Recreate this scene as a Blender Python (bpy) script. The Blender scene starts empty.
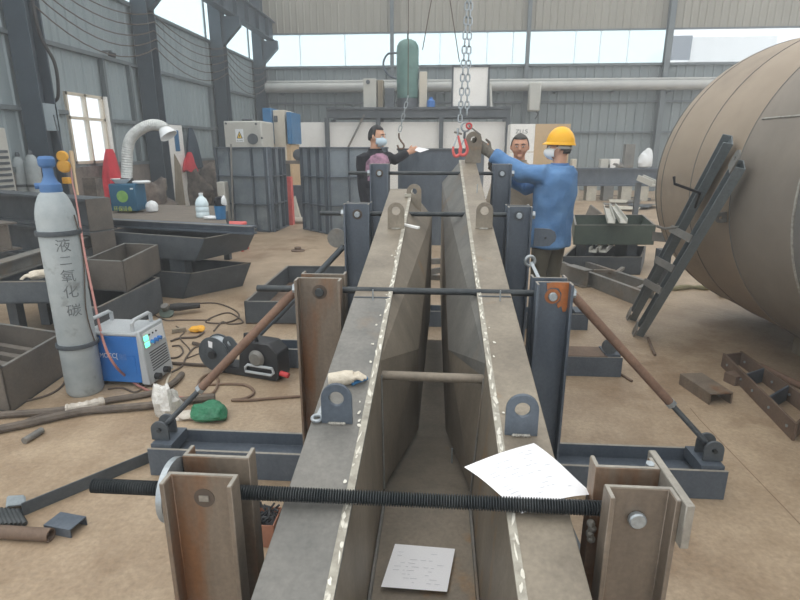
import bpy, bmesh, math, random
from mathutils import Vector, Matrix, Quaternion
random.seed(7)
C = bpy.context.scene.collection
V = Vector
PI = math.pi
Z = V((0, 0, 1))

# ------------------------------------------------------------------ camera
FOC = 540.0
PITCH = math.atan(153 / FOC)
YAW = math.atan(40 / 561.2)
CAM = V((0, 0, 1.5))
cam_d = bpy.data.cameras.new('camera')
cam = bpy.data.objects.new('camera', cam_d)
C.objects.link(cam)
cam.location = CAM
cam.rotation_euler = (PI / 2 - PITCH, 0, YAW)
cam_d.sensor_width = 36
cam_d.lens = FOC / 800 * 36
cam_d.clip_start = 0.02
bpy.context.scene.camera = cam
cp_, sp_, cs_, ss_ = math.cos(PITCH), math.sin(PITCH), math.cos(YAW), math.sin(YAW)


def ray(u, v):
    x = (u - 400) / FOC
    y = (300 - v) / FOC
    F = cp_ + y * sp_
    return V((x * cs_ - F * ss_, x * ss_ + F * cs_, y * cp_ - sp_))


def at(u, v, Y):            # point of the photograph at the depth Y of the hall
    d = ray(u, v)
    return CAM + d * (Y / d.y)


def gr(u, v, z=0.0):        # ... at the height z
    d = ray(u, v)
    return CAM + d * ((z - 1.5) / d.z)


def ax(u, v, X):            # ... on the plane x = X
    d = ray(u, v)
    return CAM + d * (X / d.x)


def rail_z(Y):
    return 0.5 + 0.18 * Y


def rl(u, v, up=0.0):       # ... on the sloping top of the girder
    d = ray(u, v)
    t = (0.5 + up - 1.5) / (d.z - 0.18 * d.y)
    return CAM + d * t


# ------------------------------------------------------------------ materials
def lin(c):
    r = []
    for k in c[:3]:
        k /= 255.0
        r.append(k / 12.92 if k <= 0.04045 else ((k + 0.055) / 1.055) ** 2.4)
    return (r[0], r[1], r[2], 1.0)


MATS = {}


def M(name, c1, c2=None, scale=6.0, rough=0.6, metal=0.0, bump=0.0, bscale=None, c3=None, amt3=0.55, scale3=3.0,
      stretch=(1, 1, 1), detail=5.0, spec=0.5, emit=None, estr=0.0, grain=None, gscale=70):
    """procedural material: two tones mixed by noise, an optional third tone in blotches, optional bump"""
    m = bpy.data.materials.new(name)
    m.use_nodes = True
    nt = m.node_tree
    b = nt.nodes['Principled BSDF']
    b.inputs['Roughness'].default_value = rough
    b.inputs['Metallic'].default_value = metal
    b.inputs['Specular IOR Level'].default_value = spec
    b.inputs['Base Color'].default_value = lin(c1)
    if emit:
        b.inputs['Emission Color'].default_value = lin(emit)
        b.inputs['Emission Strength'].default_value = estr
    tc = nt.nodes.new('ShaderNodeTexCoord')
    mp = nt.nodes.new('ShaderNodeMapping')
    mp.inputs['Scale'].default_value = stretch
    nt.links.new(tc.outputs['Object'], mp.inputs['Vector'])
    out = None
    if c2:
        n = nt.nodes.new('ShaderNodeTexNoise')
        n.inputs['Scale'].default_value = scale
        n.inputs['Detail'].default_value = detail
        n.inputs['Roughness'].default_value = 0.65
        nt.links.new(mp.outputs['Vector'], n.inputs['Vector'])
        r = nt.nodes.new('ShaderNodeValToRGB')
        r.color_ramp.elements[0].position = 0.34
        r.color_ramp.elements[0].color = lin(c1)
        r.color_ramp.elements[1].position = 0.68
        r.color_ramp.elements[1].color = lin(c2)
        nt.links.new(n.outputs['Fac'], r.inputs['Fac'])
        out = r.outputs['Color']
    if c3:
        n3 = nt.nodes.new('ShaderNodeTexNoise')
        n3.inputs['Scale'].default_value = scale3
        n3.inputs['Detail'].default_value = 6.0
        n3.inputs['Roughness'].default_value = 0.6
        nt.links.new(mp.outputs['Vector'], n3.inputs['Vector'])
        r3 = nt.nodes.new('ShaderNodeValToRGB')
        r3.color_ramp.elements[0].position = amt3
        r3.color_ramp.elements[0].color = (0, 0, 0, 1)
        r3.color_ramp.elements[1].position = amt3 + 0.12
        r3.color_ramp.elements[1].color = (1, 1, 1, 1)
        nt.links.new(n3.outputs['Fac'], r3.inputs['Fac'])
        mx = nt.nodes.new('ShaderNodeMix')
        mx.data_type = 'RGBA'
        nt.links.new(r3.outputs['Color'], mx.inputs[0])
        if out:
            nt.links.new(out, mx.inputs[6])
        else:
            mx.inputs[6].default_value = lin(c1)
        mx.inputs[7].default_value = lin(c3)
        out = mx.outputs[2]
    if grain is None and metal >= .1 and c2:
        grain = .16
    if out and grain:
        ng = nt.nodes.new('ShaderNodeTexNoise')
        ng.inputs['Scale'].default_value = gscale
        ng.inputs['Detail'].default_value = 8.0
        ng.inputs['Roughness'].default_value = 0.7
        nt.links.new(tc.outputs['Object'], ng.inputs['Vector'])
        mr = nt.nodes.new('ShaderNodeMapRange')
        mr.inputs['From Min'].default_value = .3
        mr.inputs['From Max'].default_value = .7
        mr.inputs['To Min'].default_value = 1 - grain
        mr.inputs['To Max'].default_value = 1 + grain
        nt.links.new(ng.outputs['Fac'], mr.inputs['Value'])
        mg = nt.nodes.new('ShaderNodeMix')
        mg.data_type = 'RGBA'
        mg.blend_type = 'MULTIPLY'
        mg.inputs[0].default_value = 1.0
        nt.links.new(out, mg.inputs[6])
        nt.links.new(mr.outputs['Result'], mg.inputs[7])
        out = mg.outputs[2]
    if out:
        nt.links.new(out, b.inputs['Base Color'])
    if bump:
        nb = nt.nodes.new('ShaderNodeTexNoise')
        nb.inputs['Scale'].default_value = bscale or scale * 4
        nb.inputs['Detail'].default_value = 6.0
        nt.links.new(mp.outputs['Vector'], nb.inputs['Vector'])
        bp = nt.nodes.new('ShaderNodeBump')
        bp.inputs['Strength'].default_value = bump
        bp.inputs['Distance'].default_value = 0.02
        nt.links.new(nb.outputs['Fac'], bp.inputs['Height'])
        nt.links.new(bp.outputs['Normal'], b.inputs['Normal'])
    MATS[name] = m
    return m


# ------------------------------------------------------------------ mesh builder
def frame_of(d, up=Z):
    d = d.normalized()
    if abs(d.dot(up)) > 0.999:
        up = V((0, 1, 0)) if abs(d.y) < 0.9 else V((1, 0, 0))
    s = d.cross(up).normalized()
    u = s.cross(d).normalized()
    return d, s, u


class MB:
    def __init__(self):
        self.v = []
        self.f = []

    def add(self, vs, fs):
        o = len(self.v)
        self.v += [V(p) for p in vs]
        self.f += [tuple(i + o for i in f) for f in fs]
        return self

    def hexa(self, b, t):                     # four bottom, four top corners
        return self.add(list(b) + list(t), [(3, 2, 1, 0), (4, 5, 6, 7)] + [(i, (i + 1) % 4, 4 + (i + 1) % 4, 4 + i) for i in range(4)])

    def box(self, c, s, R=None):
        c = V(c)
        x, y, z = s[0] / 2, s[1] / 2, s[2] / 2
        p = [V(q) for q in ((-x, -y, -z), (x, -y, -z), (x, y, -z), (-x, y, -z), (-x, -y, z), (x, -y, z), (x, y, z), (-x, y, z))]
        if R is not None:
            p = [R @ q for q in p]
        p = [q + c for q in p]
        return self.hexa(p[:4], p[4:])

    def bx(self, x0, x1, y0, y1, z0, z1):
        return self.box(((x0 + x1) / 2, (y0 + y1) / 2, (z0 + z1) / 2), (abs(x1 - x0), abs(y1 - y0), abs(z1 - z0)))

    def prism(self, poly, p0, p1, up=Z):      # poly: (side, up) pairs swept from p0 to p1
        p0, p1 = V(p0), V(p1)
        d, s, u = frame_of(p1 - p0, V(up))
        n = len(poly)
        a = [p0 + s * x + u * y for x, y in poly]
        b = [p1 + s * x + u * y for x, y in poly]
        fs = [(i, (i + 1) % n, n + (i + 1) % n, n + i) for i in range(n)]
        fs += [tuple(range(n - 1, -1, -1)), tuple(range(n, 2 * n))]
        return self.add(a + b, fs)

    def bar(self, p0, p1, w, h, up=Z):
        return self.prism([(-w / 2, -h / 2), (w / 2, -h / 2), (w / 2, h / 2), (-w / 2, h / 2)], p0, p1, up)

    def tube(self, pts, r, n=8, closed=False):
        pts = [V(p) for p in pts]
        m = len(pts)
        rr = r if isinstance(r, (list, tuple)) else [r] * m
        vs, fs = [], []
        prev = None
        for i, p in enumerate(pts):
            if closed:
                d = pts[(i + 1) % m] - pts[i - 1]
            else:
                d = pts[min(i + 1, m - 1)] - pts[max(i - 1, 0)]
            if d.length < 1e-9:
                d = V((0, 0, 1))
            d.normalize()
            if prev is None:
                _, s, u = frame_of(d)
            else:
                s = prev - d * prev.dot(d)
                s.normalize()
                u = s.cross(d)
            prev = s
            for k in range(n):
                a = 2 * PI * k / n
                vs.append(p + (s * math.cos(a) + u * math.sin(a)) * rr[i])
        for i in range(m if closed else m - 1):
            j = (i + 1) % m
            for k in range(n):
                fs.append((i * n + k, i * n + (k + 1) % n, j * n + (k + 1) % n, j * n + k))
        if not closed:
            fs.append(tuple(range(n - 1, -1, -1)))
            fs.append(tuple((m - 1) * n + k for k in range(n)))
        return self.add(vs, fs)

    def cyl(self, p0, p1, r, n=16, r1=None):
        return self.tube([p0, p1], [r, r if r1 is None else r1], n)

    def pipe(self, p0, p1, r, ri, n=16):      # hollow
        p0, p1 = V(p0), V(p1)
        d, s, u = frame_of(p1 - p0)
        vs = []
        for p, q in ((p0, r), (p1, r), (p1, ri), (p0, ri)):
            for k in range(n):
                a = 2 * PI * k / n
                vs.append(p + (s * math.cos(a) + u * math.sin(a)) * q)
        fs = []
        for i in range(4):
            j = (i + 1) % 4
            for k in range(n):
                fs.append((i * n + k, i * n + (k + 1) % n, j * n + (k + 1) % n, j * n + k))
        return self.add(vs, fs)

    def lathe(self, prof, base, axis=Z, n=24):    # prof: (r, height)
        base = V(base)
        d, s, u = frame_of(V(axis), V((0, 1, 0)) if abs(V(axis).normalized().z) > 0.9 else Z)
        vs, fs = [], []
        for r, h in prof:
            for k in range(n):
                a = 2 * PI * k / n
                vs.append(base + d * h + (s * math.cos(a) + u * math.sin(a)) * max(r, 1e-4))
        m = len(prof)
        for i in range(m - 1):
            for k in range(n):
                fs.append((i * n + k, i * n + (k + 1) % n, (i + 1) * n + (k + 1) % n, (i + 1) * n + k))
        fs.append(tuple(range(n - 1, -1, -1)))
        fs.append(tuple((m - 1) * n + k for k in range(n)))
        return self.add(vs, fs)

    def ball(self, c, r, n=14, R=None):
        c = V(c)
        if not isinstance(r, (list, tuple)):
            r = (r, r, r)
        m = max(6, n // 2)
        vs, fs = [], []
        for i in range(m + 1):
            t = PI * i / m
            for k in range(n):
                a = 2 * PI * k / n
                q = V((r[0] * math.sin(t) * math.cos(a), r[1] * math.sin(t) * math.sin(a), r[2] * math.cos(t)))
                if R is not None:
                    q = R @ q
                vs.append(c + q)
        for i in range(m):
            for k in range(n):
                fs.append((i * n + k, (i + 1) * n + k, (i + 1) * n + (k + 1) % n, i * n + (k + 1) % n))
        return self.add(vs, fs)

    def plate(self, pts, t):                  # polygon pushed along the vector t
        pts = [V(p) for p in pts]
        n = len(pts)
        t = V(t)
        q = [p + t for p in pts]
        fs = [tuple(range(n - 1, -1, -1)), tuple(range(n, 2 * n))] + [(i, (i + 1) % n, n + (i + 1) % n, n + i) for i in range(n)]
        return self.add(pts + q, fs)

    def holed(self, c, outline, hole, t, s, u):   # outline and hole: equal-length lists of (s,u)
        c, t, s, u = V(c), V(t), V(s), V(u)
        n = len(outline)
        A = [c + s * a + u * b for a, b in outline]
        B = [c + s * a + u * b for a, b in hole]
        vs = A + B + [p + t for p in A] + [p + t for p in B]
        fs = []
        for i in range(n):
            j = (i + 1) % n
            fs += [(i, j, n + j, n + i), (2 * n + j, 2 * n + i, 3 * n + i, 3 * n + j), (j, i, 2 * n + i, 2 * n + j), (n + i, n + j, 3 * n + j, 3 * n + i)]
        return self.add(vs, fs)

    def lug(self, c, w, h, r, t, s, u, n=24):     # round-topped plate with a hole; c = middle of its foot
        R = w / 2
        out, hol = [], []
        cz = h - R
        for k in range(n):
            a = 2 * PI * k / n - PI / 2
            x, y = math.cos(a), math.sin(a)
            if y < 0:                          # lower half goes out to the square foot
                q = max(abs(x), abs(y))
                px, py = x / q, y / q
                out.append((px * R, cz + (py * cz if py < 0 else 0)))
            else:
                out.append((x * R, cz + y * R))
            hol.append((x * r, cz + y * r))
        return self.holed(c, out, hol, t, s, u)

    def torus(self, c, R, r, axis=Z, n=24, m=8, a0=0.0, a1=2 * PI):
        d, s, u = frame_of(V(axis), V((0, 1, 0)) if abs(V(axis).normalized().z) > 0.9 else Z)
        full = abs(a1 - a0) > 6.28
        k = n if full else n + 1
        pts = [V(c) + (s * math.cos(a0 + (a1 - a0) * i / n) + u * math.sin(a0 + (a1 - a0) * i / n)) * R for i in range(k)]
        return self.tube(pts, r, m, closed=full)

    def prune(self):
        used = sorted({i for f in self.f for i in f})
        mp = {o: n for n, o in enumerate(used)}
        self.v = [self.v[i] for i in used]
        self.f = [tuple(mp[i] for i in f) for f in self.f]
        return self

    def build(self, name, mat, parent=None, bevel=0.0, smooth=True, seg=1):
        me = bpy.data.meshes.new(name)
        if parent is not None:
            off = WO[parent.name]
        else:
            xs = [p.x for p in self.v]
            ys = [p.y for p in self.v]
            zs = [p.z for p in self.v]
            off = V(((min(xs) + max(xs)) / 2, (min(ys) + max(ys)) / 2, min(zs)))
        me.from_pydata([tuple(p - off) for p in self.v], [], self.f)
        bm = bmesh.new()
        bm.from_mesh(me)
        bmesh.ops.recalc_face_normals(bm, faces=bm.faces)
        bm.to_mesh(me)
        bm.free()
        if smooth:
            me.shade_smooth()
            me.set_sharp_from_angle(angle=math.radians(32))
        o = bpy.data.objects.new(name, me)
        C.objects.link(o)
        me.materials.append(mat if not isinstance(mat, str) else MATS[mat])
        if parent is not None:
            o.parent = parent
        else:
            o.location = off
        WO[o.name] = off
        if bevel:
            b = o.modifiers.new('bevel', 'BEVEL')
            b.width = bevel
            b.segments = seg
            b.limit_method = 'ANGLE'
            b.angle_limit = math.radians(40)
        return o


WO = {}


def tag(o, label, cat, group=None, kind=None):
    if label:
        o['label'] = label
    if cat:
        o['category'] = cat
    if group:
        o['group'] = group
    if kind:
        o['kind'] = kind
    return o


def thing(name, label, cat, loc, group=None):
    o = bpy.data.objects.new(name, None)
    C.objects.link(o)
    o.empty_display_size = 0.1
    o.location = V(loc)
    WO[o.name] = V(loc)
    return tag(o, label, cat, group)


def struct(o):
    o['kind'] = 'structure'
    return o


def copy_thing(src, loc, rz=0.0, label=None):
    def rec(o, par):
        c = o.copy()
        C.objects.link(c)
        c.parent = par
        for ch in o.children:
            rec(ch, c)
        return c
    r = rec(src, None)
    r.location = V(loc)
    r.rotation_euler = (src.rotation_euler[0], src.rotation_euler[1], rz)
    if label:
        r['label'] = label
    return r


def text_mesh(body, size, origin, sdir, udir, name, mat, parent, depth=0.002, fit=None):
    """lettering as a thin raised mesh; origin = lower left corner"""
    cu = bpy.data.curves.new('lettering', 'FONT')
    cu.body = body
    cu.size = 1.0
    to = bpy.data.objects.new('lettering', cu)
    C.objects.link(to)
    bpy.context.view_layer.update()
    me = bpy.data.meshes.new_from_object(to.evaluated_get(bpy.context.evaluated_depsgraph_get()))
    bpy.data.objects.remove(to)
    s, u = V(sdir).normalized(), V(udir).normalized()
    nrm = s.cross(u)
    xs = [v.co.x for v in me.vertices]
    ys = [v.co.y for v in me.vertices]
    w = max(xs) - min(xs)
    h = max(ys) - min(ys)
    kx = ky = size / h
    if fit:
        kx = fit / w
    mb = MB()
    mb.v = [V(origin) + s * ((v.co.x - min(xs)) * kx) + u * ((v.co.y - min(ys)) * ky) + nrm * depth for v in me.vertices]
    mb.f = [tuple(p.vertices) for p in me.polygons]
    bpy.data.meshes.remove(me)
    return mb.build(name, mat, parent, smooth=False)


def chan(h, b, t, flip=1):      # C profile: web along 'side', flanges pointing 'up' (flip -1: down)
    H = h / 2
    p = [(-H, 0), (H, 0), (H, b), (H - t, b), (H - t, t), (-H + t, t), (-H + t, b), (-H, b)]
    return [(x, y * flip) for x, y in p]


def ibeam(w, h, tw, tf):
    W, H = w / 2, h / 2
    return [(-W, -H), (W, -H), (W, -H + tf), (tw / 2, -H + tf), (tw / 2, H - tf), (W, H - tf), (W, H), (-W, H), (-W, H - tf), (-tw / 2, H - tf), (-tw / 2, -H + tf), (-W, -H + tf)]


def angle(a, t):
    return [(0, 0), (a, 0), (a, t), (t, t), (t, a), (0, a)]


def wobble(pts, k=8):           # smooth curve through points
    pts = [V(p) for p in pts]
    out = []
    n = len(pts)
    for i in range(n - 1):
        p0, p1, p2, p3 = pts[max(i - 1, 0)], pts[i], pts[i + 1], pts[min(i + 2, n - 1)]
        for j in range(k):
            t = j / k
            out.append(0.5 * ((2 * p1) + (p2 - p0) * t + (2 * p0 - 5 * p1 + 4 * p2 - p3) * t * t + (3 * p1 - p0 - 3 * p2 + p3) * t ** 3))
    out.append(pts[-1])
    return out


# ------------------------------------------------------------------ palette
M('floor_concrete', (140, 120, 97), (173, 154, 130), 2.3, 0.5, 0, 0.25, 30, (128, 106, 82), 0.58, 1.5, detail=14, grain=.22, gscale=45)
M('steel_blue', (76, 86, 98), (98, 107, 117), 5, 0.5, 0.25, 0.04, 60, stretch=(1, 1, 0.4))
M('steel_dark', (68, 75, 81), (88, 94, 99), 4, 0.55, 0.2, 0.04, 50)
M('steel_grey', (104, 104, 101), (130, 128, 123), 4, 0.5, 0.25, 0.03, 50, (122, 110, 96), 0.56, 2.5)
M('steel_warm', (118, 110, 98), (146, 137, 122), 5, 0.5, 0.25, 0.03, 60, (142, 116, 84), 0.62, 3.5)
M('steel_web', (106, 99, 88), (136, 126, 112), 3.5, 0.55, 0.2, 0.03, 60, (150, 116, 76), 0.64, 3, stretch=(1, 1, 0.5))
M('steel_post', (108, 97, 86), (138, 126, 112), 6, 0.5, 0.25, 0.03, 60, (124, 88, 60), 0.56, 4.5, stretch=(1, 1, 0.22))
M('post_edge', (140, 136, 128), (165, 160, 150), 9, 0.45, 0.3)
M('rust_pipe', (114, 90, 76), (138, 110, 93), 9, 0.7, 0.1, 0.1, 80, stretch=(1, 1, 1))
M('rust_bar', (98, 81, 68), (120, 101, 86), 6, 0.7, 0.1, 0.1, 60)
M('heat_tint', (178, 104, 52), (150, 100, 66), 14, 0.5, 0.2)
M('black_rod', (44, 50, 54), (70, 74, 76), 12, 0.4, 0.5)
M('switch_grey', (128, 142, 150), (140, 153, 160), 3, 0.5)
M('zinc', (176, 184, 188), (150, 158, 164), 20, 0.35, 0.6)
M('weld', (176, 174, 166), (130, 126, 118), 40, 0.45, 0.3, 0.4, 90)
M('chalk', (226, 224, 214), (200, 196, 184), 30, 0.9)
M('wall_sheet', (122, 132, 135), (135, 144, 146), 1.5, 0.6, 0.0, stretch=(1, 1, 0.15))
M('wall_sheet_left', (132, 145, 150), (145, 157, 161), 1.5, 0.6, 0.0, stretch=(1, 1, 0.15))
M('steel_brown', (92, 87, 81), (110, 103, 95), 4, 0.55, 0.2, 0.04, 50)
M('wall_sheet_warm', (140, 137, 127), (150, 147, 137), 1.5, 0.6, 0.0, stretch=(1, 1, 0.15))
M('wall_plinth', (104, 98, 94), (140, 130, 122), 2.2, 0.9, 0, 0.2, 12, (78, 72, 70), 0.55, 1.4)
M('column_steel', (54, 66, 77), (68, 80, 90), 2, 0.55, 0.05)
M('girt_steel', (96, 105, 109), (110, 118, 121), 4, 0.55, 0.1)
M('white_paint', (240, 240, 237), (230, 230, 227), 2, 0.6)
M('white_plastic', (222, 226, 228), None, 2, 0.5)
M('cream_paint', (208, 200, 184), (196, 188, 172), 3, 0.55, 0, 0, None, (170, 152, 128), 0.64, 3)
M('cream_grey', (186, 186, 178), (174, 174, 168), 3, 0.55, 0, 0, None, (156, 146, 130), 0.66, 4)
M('blue_paint', (46, 112, 160), (40, 100, 146), 5, 0.45)
M('blue_jacket', (80, 122, 172), (104, 146, 192), 5, 0.85, 0, 0.5, 14)
M('welder_blue', (40, 108, 184), (46, 118, 194), 4, 0.4)
M('plastic_grey', (168, 174, 178), (180, 185, 188), 6, 0.5)
M('cyl_grey', (150, 160, 164), (172, 180, 182), 6, 0.55, 0, 0.06, 40, (128, 134, 134), 0.58, 8)
M('cyl_blue', (62, 104, 156), (78, 118, 166), 12, 0.6)
M('rubber_black', (34, 34, 36), (48, 47, 46), 10, 0.6)
M('black_plastic', (28, 30, 34), (40, 42, 46), 10, 0.45)
M('red_hose', (154, 104, 98), (168, 116, 108), 20, 0.6)
M('hose_grey', (112, 102, 92), (84, 77, 70), 14, 0.8, 0, 0.3, 30)
M('cable_dark', (74, 64, 56), (92, 80, 70), 20, 0.7)
M('tape_white', (206, 200, 190), (184, 176, 164), 20, 0.85, 0, 0.5, 40)
M('red_cloth', (206, 52, 66), (184, 40, 56), 5, 0.9, 0, 0.5, 14)
M('red_paint', (200, 54, 56), (176, 46, 50), 8, 0.5)
M('red_faded', (206, 84, 82), (222, 110, 106), 8, 0.6)
M('green_tank', (78, 116, 110), (96, 132, 124), 4, 0.5, 0.05, 0, None, (70, 104, 100), 0.56, 3)
M('fume_blue', (34, 92, 122), (30, 84, 114), 4, 0.5)
M('green_logo', (112, 162, 84), (140, 180, 96), 12, 0.6)
M('yellow_text', (196, 206, 84), None, 12, 0.6)
M('yellow_helmet', (244, 184, 22), (236, 172, 16), 6, 0.4)
M('yellow_paint', (238, 178, 50), (226, 164, 40), 6, 0.5)
M('yellow_sign', (232, 200, 70), None, 4, 0.5)
M('duct_foil', (186, 190, 188), (214, 216, 214), 16, 0.4, 0.35, 0.6, 22)
M('pipe_lagging', (178, 178, 174), (160, 162, 160), 3, 0.5, 0.15)
M('wood_board', (150, 140, 122), (130, 120, 104), 3, 0.8, stretch=(6, 6, 0.6))
M('tan_wood', (198, 172, 136), (182, 158, 124), 3, 0.7)
M('red_wood', (170, 120, 96), (150, 104, 84), 5, 0.8)
M('tank_rust', (146, 132, 115), (164, 149, 131), 1.6, 0.62, 0.05, 0.06, 20, (132, 120, 106), 0.55, 1.1, stretch=(1, 0.6, 1))
M('tank_grey', (108, 107, 104), (124, 121, 117), 1.6, 0.6, 0.08, 0.06, 20, (98, 96, 94), 0.55, 1.1)
M('tank_mid', (126, 119, 110), (143, 134, 123), 1.6, 0.6, 0.08, 0.06, 20, (112, 106, 98), 0.55, 1.1)
M('paper', (238, 239, 242), None, 2, 0.8)
M('print_grey', (206, 209, 214), None, 2, 0.8)
M('glove_white', (214, 206, 190), (190, 180, 162), 16, 0.95, 0, 0.5, 40)
M('glove_grey', (124, 120, 110), (100, 96, 88), 16, 0.95, 0, 0.5, 40)
M('skin', (196, 150, 124), (206, 160, 134), 10, 0.6)
M('skin_tan', (192, 142, 116), (202, 152, 126), 10, 0.6)
M('hair_black', (24, 24, 28), (36, 36, 40), 40, 0.6)
M('hair_grey', (64, 62, 60), (84, 82, 78), 40, 0.7)
M('lips', (150, 92, 82), None, 4, 0.6)
M('mask_blue', (196, 216, 228), (184, 206, 220), 10, 0.9)
M('mask_white', (232, 234, 232), None, 10, 0.9)
M('black_cloth', (24, 26, 33), (34, 36, 43), 6, 0.9, 0, 0.5, 16)
M('pink_cloth', (192, 148, 172), (60, 54, 66), 7, 0.9, 0, 0.3, 20)
M('olive_cloth', (88, 84, 72), (104, 100, 86), 6, 0.95, 0, 0.5, 16)
M('tan_cloth', (160, 148, 132), (146, 136, 120), 6, 0.95, 0, 0.5, 16)
M('dark_jacket', (44, 60, 74), (54, 70, 84), 6, 0.9, 0, 0.4, 14)
M('green_bag', (46, 128, 92), (30, 104, 72), 9, 0.5, 0, 0.9, 26)
M('clear_bag', (196, 194, 188), (228, 228, 224), 12, 0.25, 0, 1.0, 30)
M('bottle_clear', (204, 224, 232), (222, 236, 240), 8, 0.2)
M('led_green', (90, 240, 180), None, 2, 0.4, emit=(90, 250, 180), estr=2.2)
M('strap_olive', (150, 146, 116), (128, 122, 94), 12, 0.9)
M('dark_green_steel', (66, 80, 72), (84, 96, 86), 4, 0.6, 0.1)
M('scrap_pale', (190, 186, 172), (164, 160, 148), 6, 0.6)
M('scrap_dark', (70, 64, 62), (128, 118, 108), 5, 0.9, 0, 0.5, 14)
M('panel_steel', (120, 133, 144), (150, 161, 169), 1.6, 0.42, 0.35, 0, None, (100, 112, 122), 0.56, 1.2)
M('strip_glow', (238, 246, 250), None, 1, 0.6)
M('plank', (122, 112, 101), (96, 90, 84), 3, 0.8, 0, 0.1, 30, stretch=(1, 5, 1))
M('edge_chalk', (138, 134, 124), (176, 172, 160), 26, 0.8, 0, 0.1, None, (206, 203, 192), 0.56, 22)
haze = bpy.data.materials.new('haze')
haze.use_nodes = True
_t = haze.node_tree
_t.nodes.clear()
_o = _t.nodes.new('ShaderNodeOutputMaterial')
_v = _t.nodes.new('ShaderNodeVolumeScatter')
_v.inputs['Density'].default_value = 0.009
_v.inputs['Color'].default_value = (0.95, 0.98, 1.0, 1)
_t.links.new(_v.outputs[0], _o.inputs['Volume'])
MATS['haze'] = haze
M('cable_tan', (128, 106, 88), (108, 88, 74), 16, 0.75)
M('joint_brown', (112, 92, 72), None, 2, 0.9)
# ------------------------------------------------------------------ light: pale overcast daylight
w = bpy.data.worlds.new('sky')
bpy.context.scene.world = w
w.use_nodes = True
nt = w.node_tree
bg = nt.nodes['Background']
tc = nt.nodes.new('ShaderNodeTexCoord')
sx = nt.nodes.new('ShaderNodeSeparateXYZ')
nt.links.new(tc.outputs['Generated'], sx.inputs[0])
rp = nt.nodes.new('ShaderNodeValToRGB')
rp.color_ramp.elements[0].position = 0.0
rp.color_ramp.elements[0].color = (0.93, 0.97, 1.0, 1)
rp.color_ramp.elements[1].position = 0.9
rp.color_ramp.elements[1].color = (1.0, 0.99, 0.96, 1)
nt.links.new(sx.outputs['Z'], rp.inputs['Fac'])
nt.links.new(rp.outputs['Color'], bg.inputs['Color'])
bg.inputs['Strength'].default_value = 1.15
sun_d = bpy.data.lights.new('daylight', 'SUN')
sun = bpy.data.objects.new('daylight', sun_d)
C.objects.link(sun)
sun.rotation_euler = (math.radians(8), math.radians(-16), 0)
sun_d.energy = 0.5
sun_d.angle = math.radians(60)
sc = bpy.context.scene
sc.view_settings.view_transform = 'Standard'
sc.view_settings.look = 'None'
sc.view_settings.exposure = 0.35
sc.view_settings.gamma = 1.0
sc.view_settings.use_curve_mapping = False
try:
    sc.cycles.use_denoising = True
    sc.cycles.max_bounces = 8
    sc.cycles.caustics_reflective = False
    sc.cycles.caustics_refractive = False
except Exception:
    pass


def translucent(name, col, tint, mix):
    m = bpy.data.materials.new(name)
    m.use_nodes = True
    t = m.node_tree
    t.nodes.clear()
    o = t.nodes.new('ShaderNodeOutputMaterial')
    a = t.nodes.new('ShaderNodeBsdfTransparent')
    a.inputs['Color'].default_value = lin(tint)
    b = t.nodes.new('ShaderNodeBsdfTranslucent')
    b.inputs['Color'].default_value = lin(col)
    x = t.nodes.new('ShaderNodeMixShader')
    x.inputs[0].default_value = mix
    t.links.new(a.outputs[0], x.inputs[1])
    t.links.new(b.outputs[0], x.inputs[2])
    t.links.new(x.outputs[0], o.inputs['Surface'])
    MATS[name] = m


translucent('frosted_sheet', (240, 250, 252), (238, 250, 253), 0.3)
translucent('clear_glass', (240, 245, 250), (248, 250, 252), 0.12)

WX = -6.6          # inner face of the left wall
WY = 20.3          # inner face of the back wall

# floor
mb = MB()
mb.bx(-7.2, 15, -3, 21.0, -0.2, 0.0)
struct(mb.build('floor', 'floor_concrete', smooth=False))
fl_joint = MB()


def corrugated(mb, a, b, z0, z1, nrm, step=0.28, dep=0.022, thick=0.03):
    """ribbed sheet from point a to b (horizontal), ribs standing towards nrm"""
    a, b, nrm = V(a), V(b), V(nrm)
    L = (b - a).length
    d = (b - a) / L
    prof = []
    x = 0.0
    while x < L:
        for q, h in ((0, 0), (0.10, 0), (0.125, dep), (0.155, dep), (0.18, 0)):
            if x + q < L:
                prof.append((x + q, h))
        x += step
    prof.append((L, 0))
    o = len(mb.v)
    vs = []
    for q, h in prof:
        p = a + d * q + nrm * h
        vs += [V((p.x, p.y, z0)), V((p.x, p.y, z1))]
    n = len(prof)
    for q, h in prof:
        p = a + d * q - nrm * thick
        vs += [V((p.x, p.y, z0)), V((p.x, p.y, z1))]
    fs = [(2 * i, 2 * i + 2, 2 * i + 3, 2 * i + 1) for i in range(n - 1)]
    fs += [(2 * n + 2 * i, 2 * n + 2 * i + 1, 2 * n + 2 * i + 3, 2 * n + 2 * i + 2) for i in range(n - 1)]
    fs += [(2 * i + 1, 2 * i + 3, 2 * n + 2 * i + 3, 2 * n + 2 * i + 1) for i in range(n - 1)]
    fs += [(2 * i, 2 * n + 2 * i, 2 * n + 2 * i + 2, 2 * i + 2) for i in range(n - 1)]
    mb.add(vs, fs)


# left wall: plinth, ribbed sheet round the window, open strip of panes, sheet above
w0, w1, wz0, wz1 = 9.62, 10.72, 1.2, 2.44
SZ0, SZ1 = 4.36, 5.7
mb = MB()
for y0, y1, z0, z1 in ((3, w0, 0.9, SZ0), (w1, WY, 0.9, SZ0), (w0, w1, wz1, SZ0), (w0, w1, 0.9, wz0), (3, WY, SZ1, 7.6)):
    corrugated(mb, (WX, y0, 0), (WX, y1, 0), z0, z1, (1, 0, 0))
struct(mb.build('wall_left', 'wall_sheet_left', smooth=False))
mb = MB()
mb.bx(WX - 0.05, WX + 0.06, 3, WY, 0, 1.15)
struct(mb.build('baseboard_left', 'wall_plinth', smooth=False))
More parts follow.
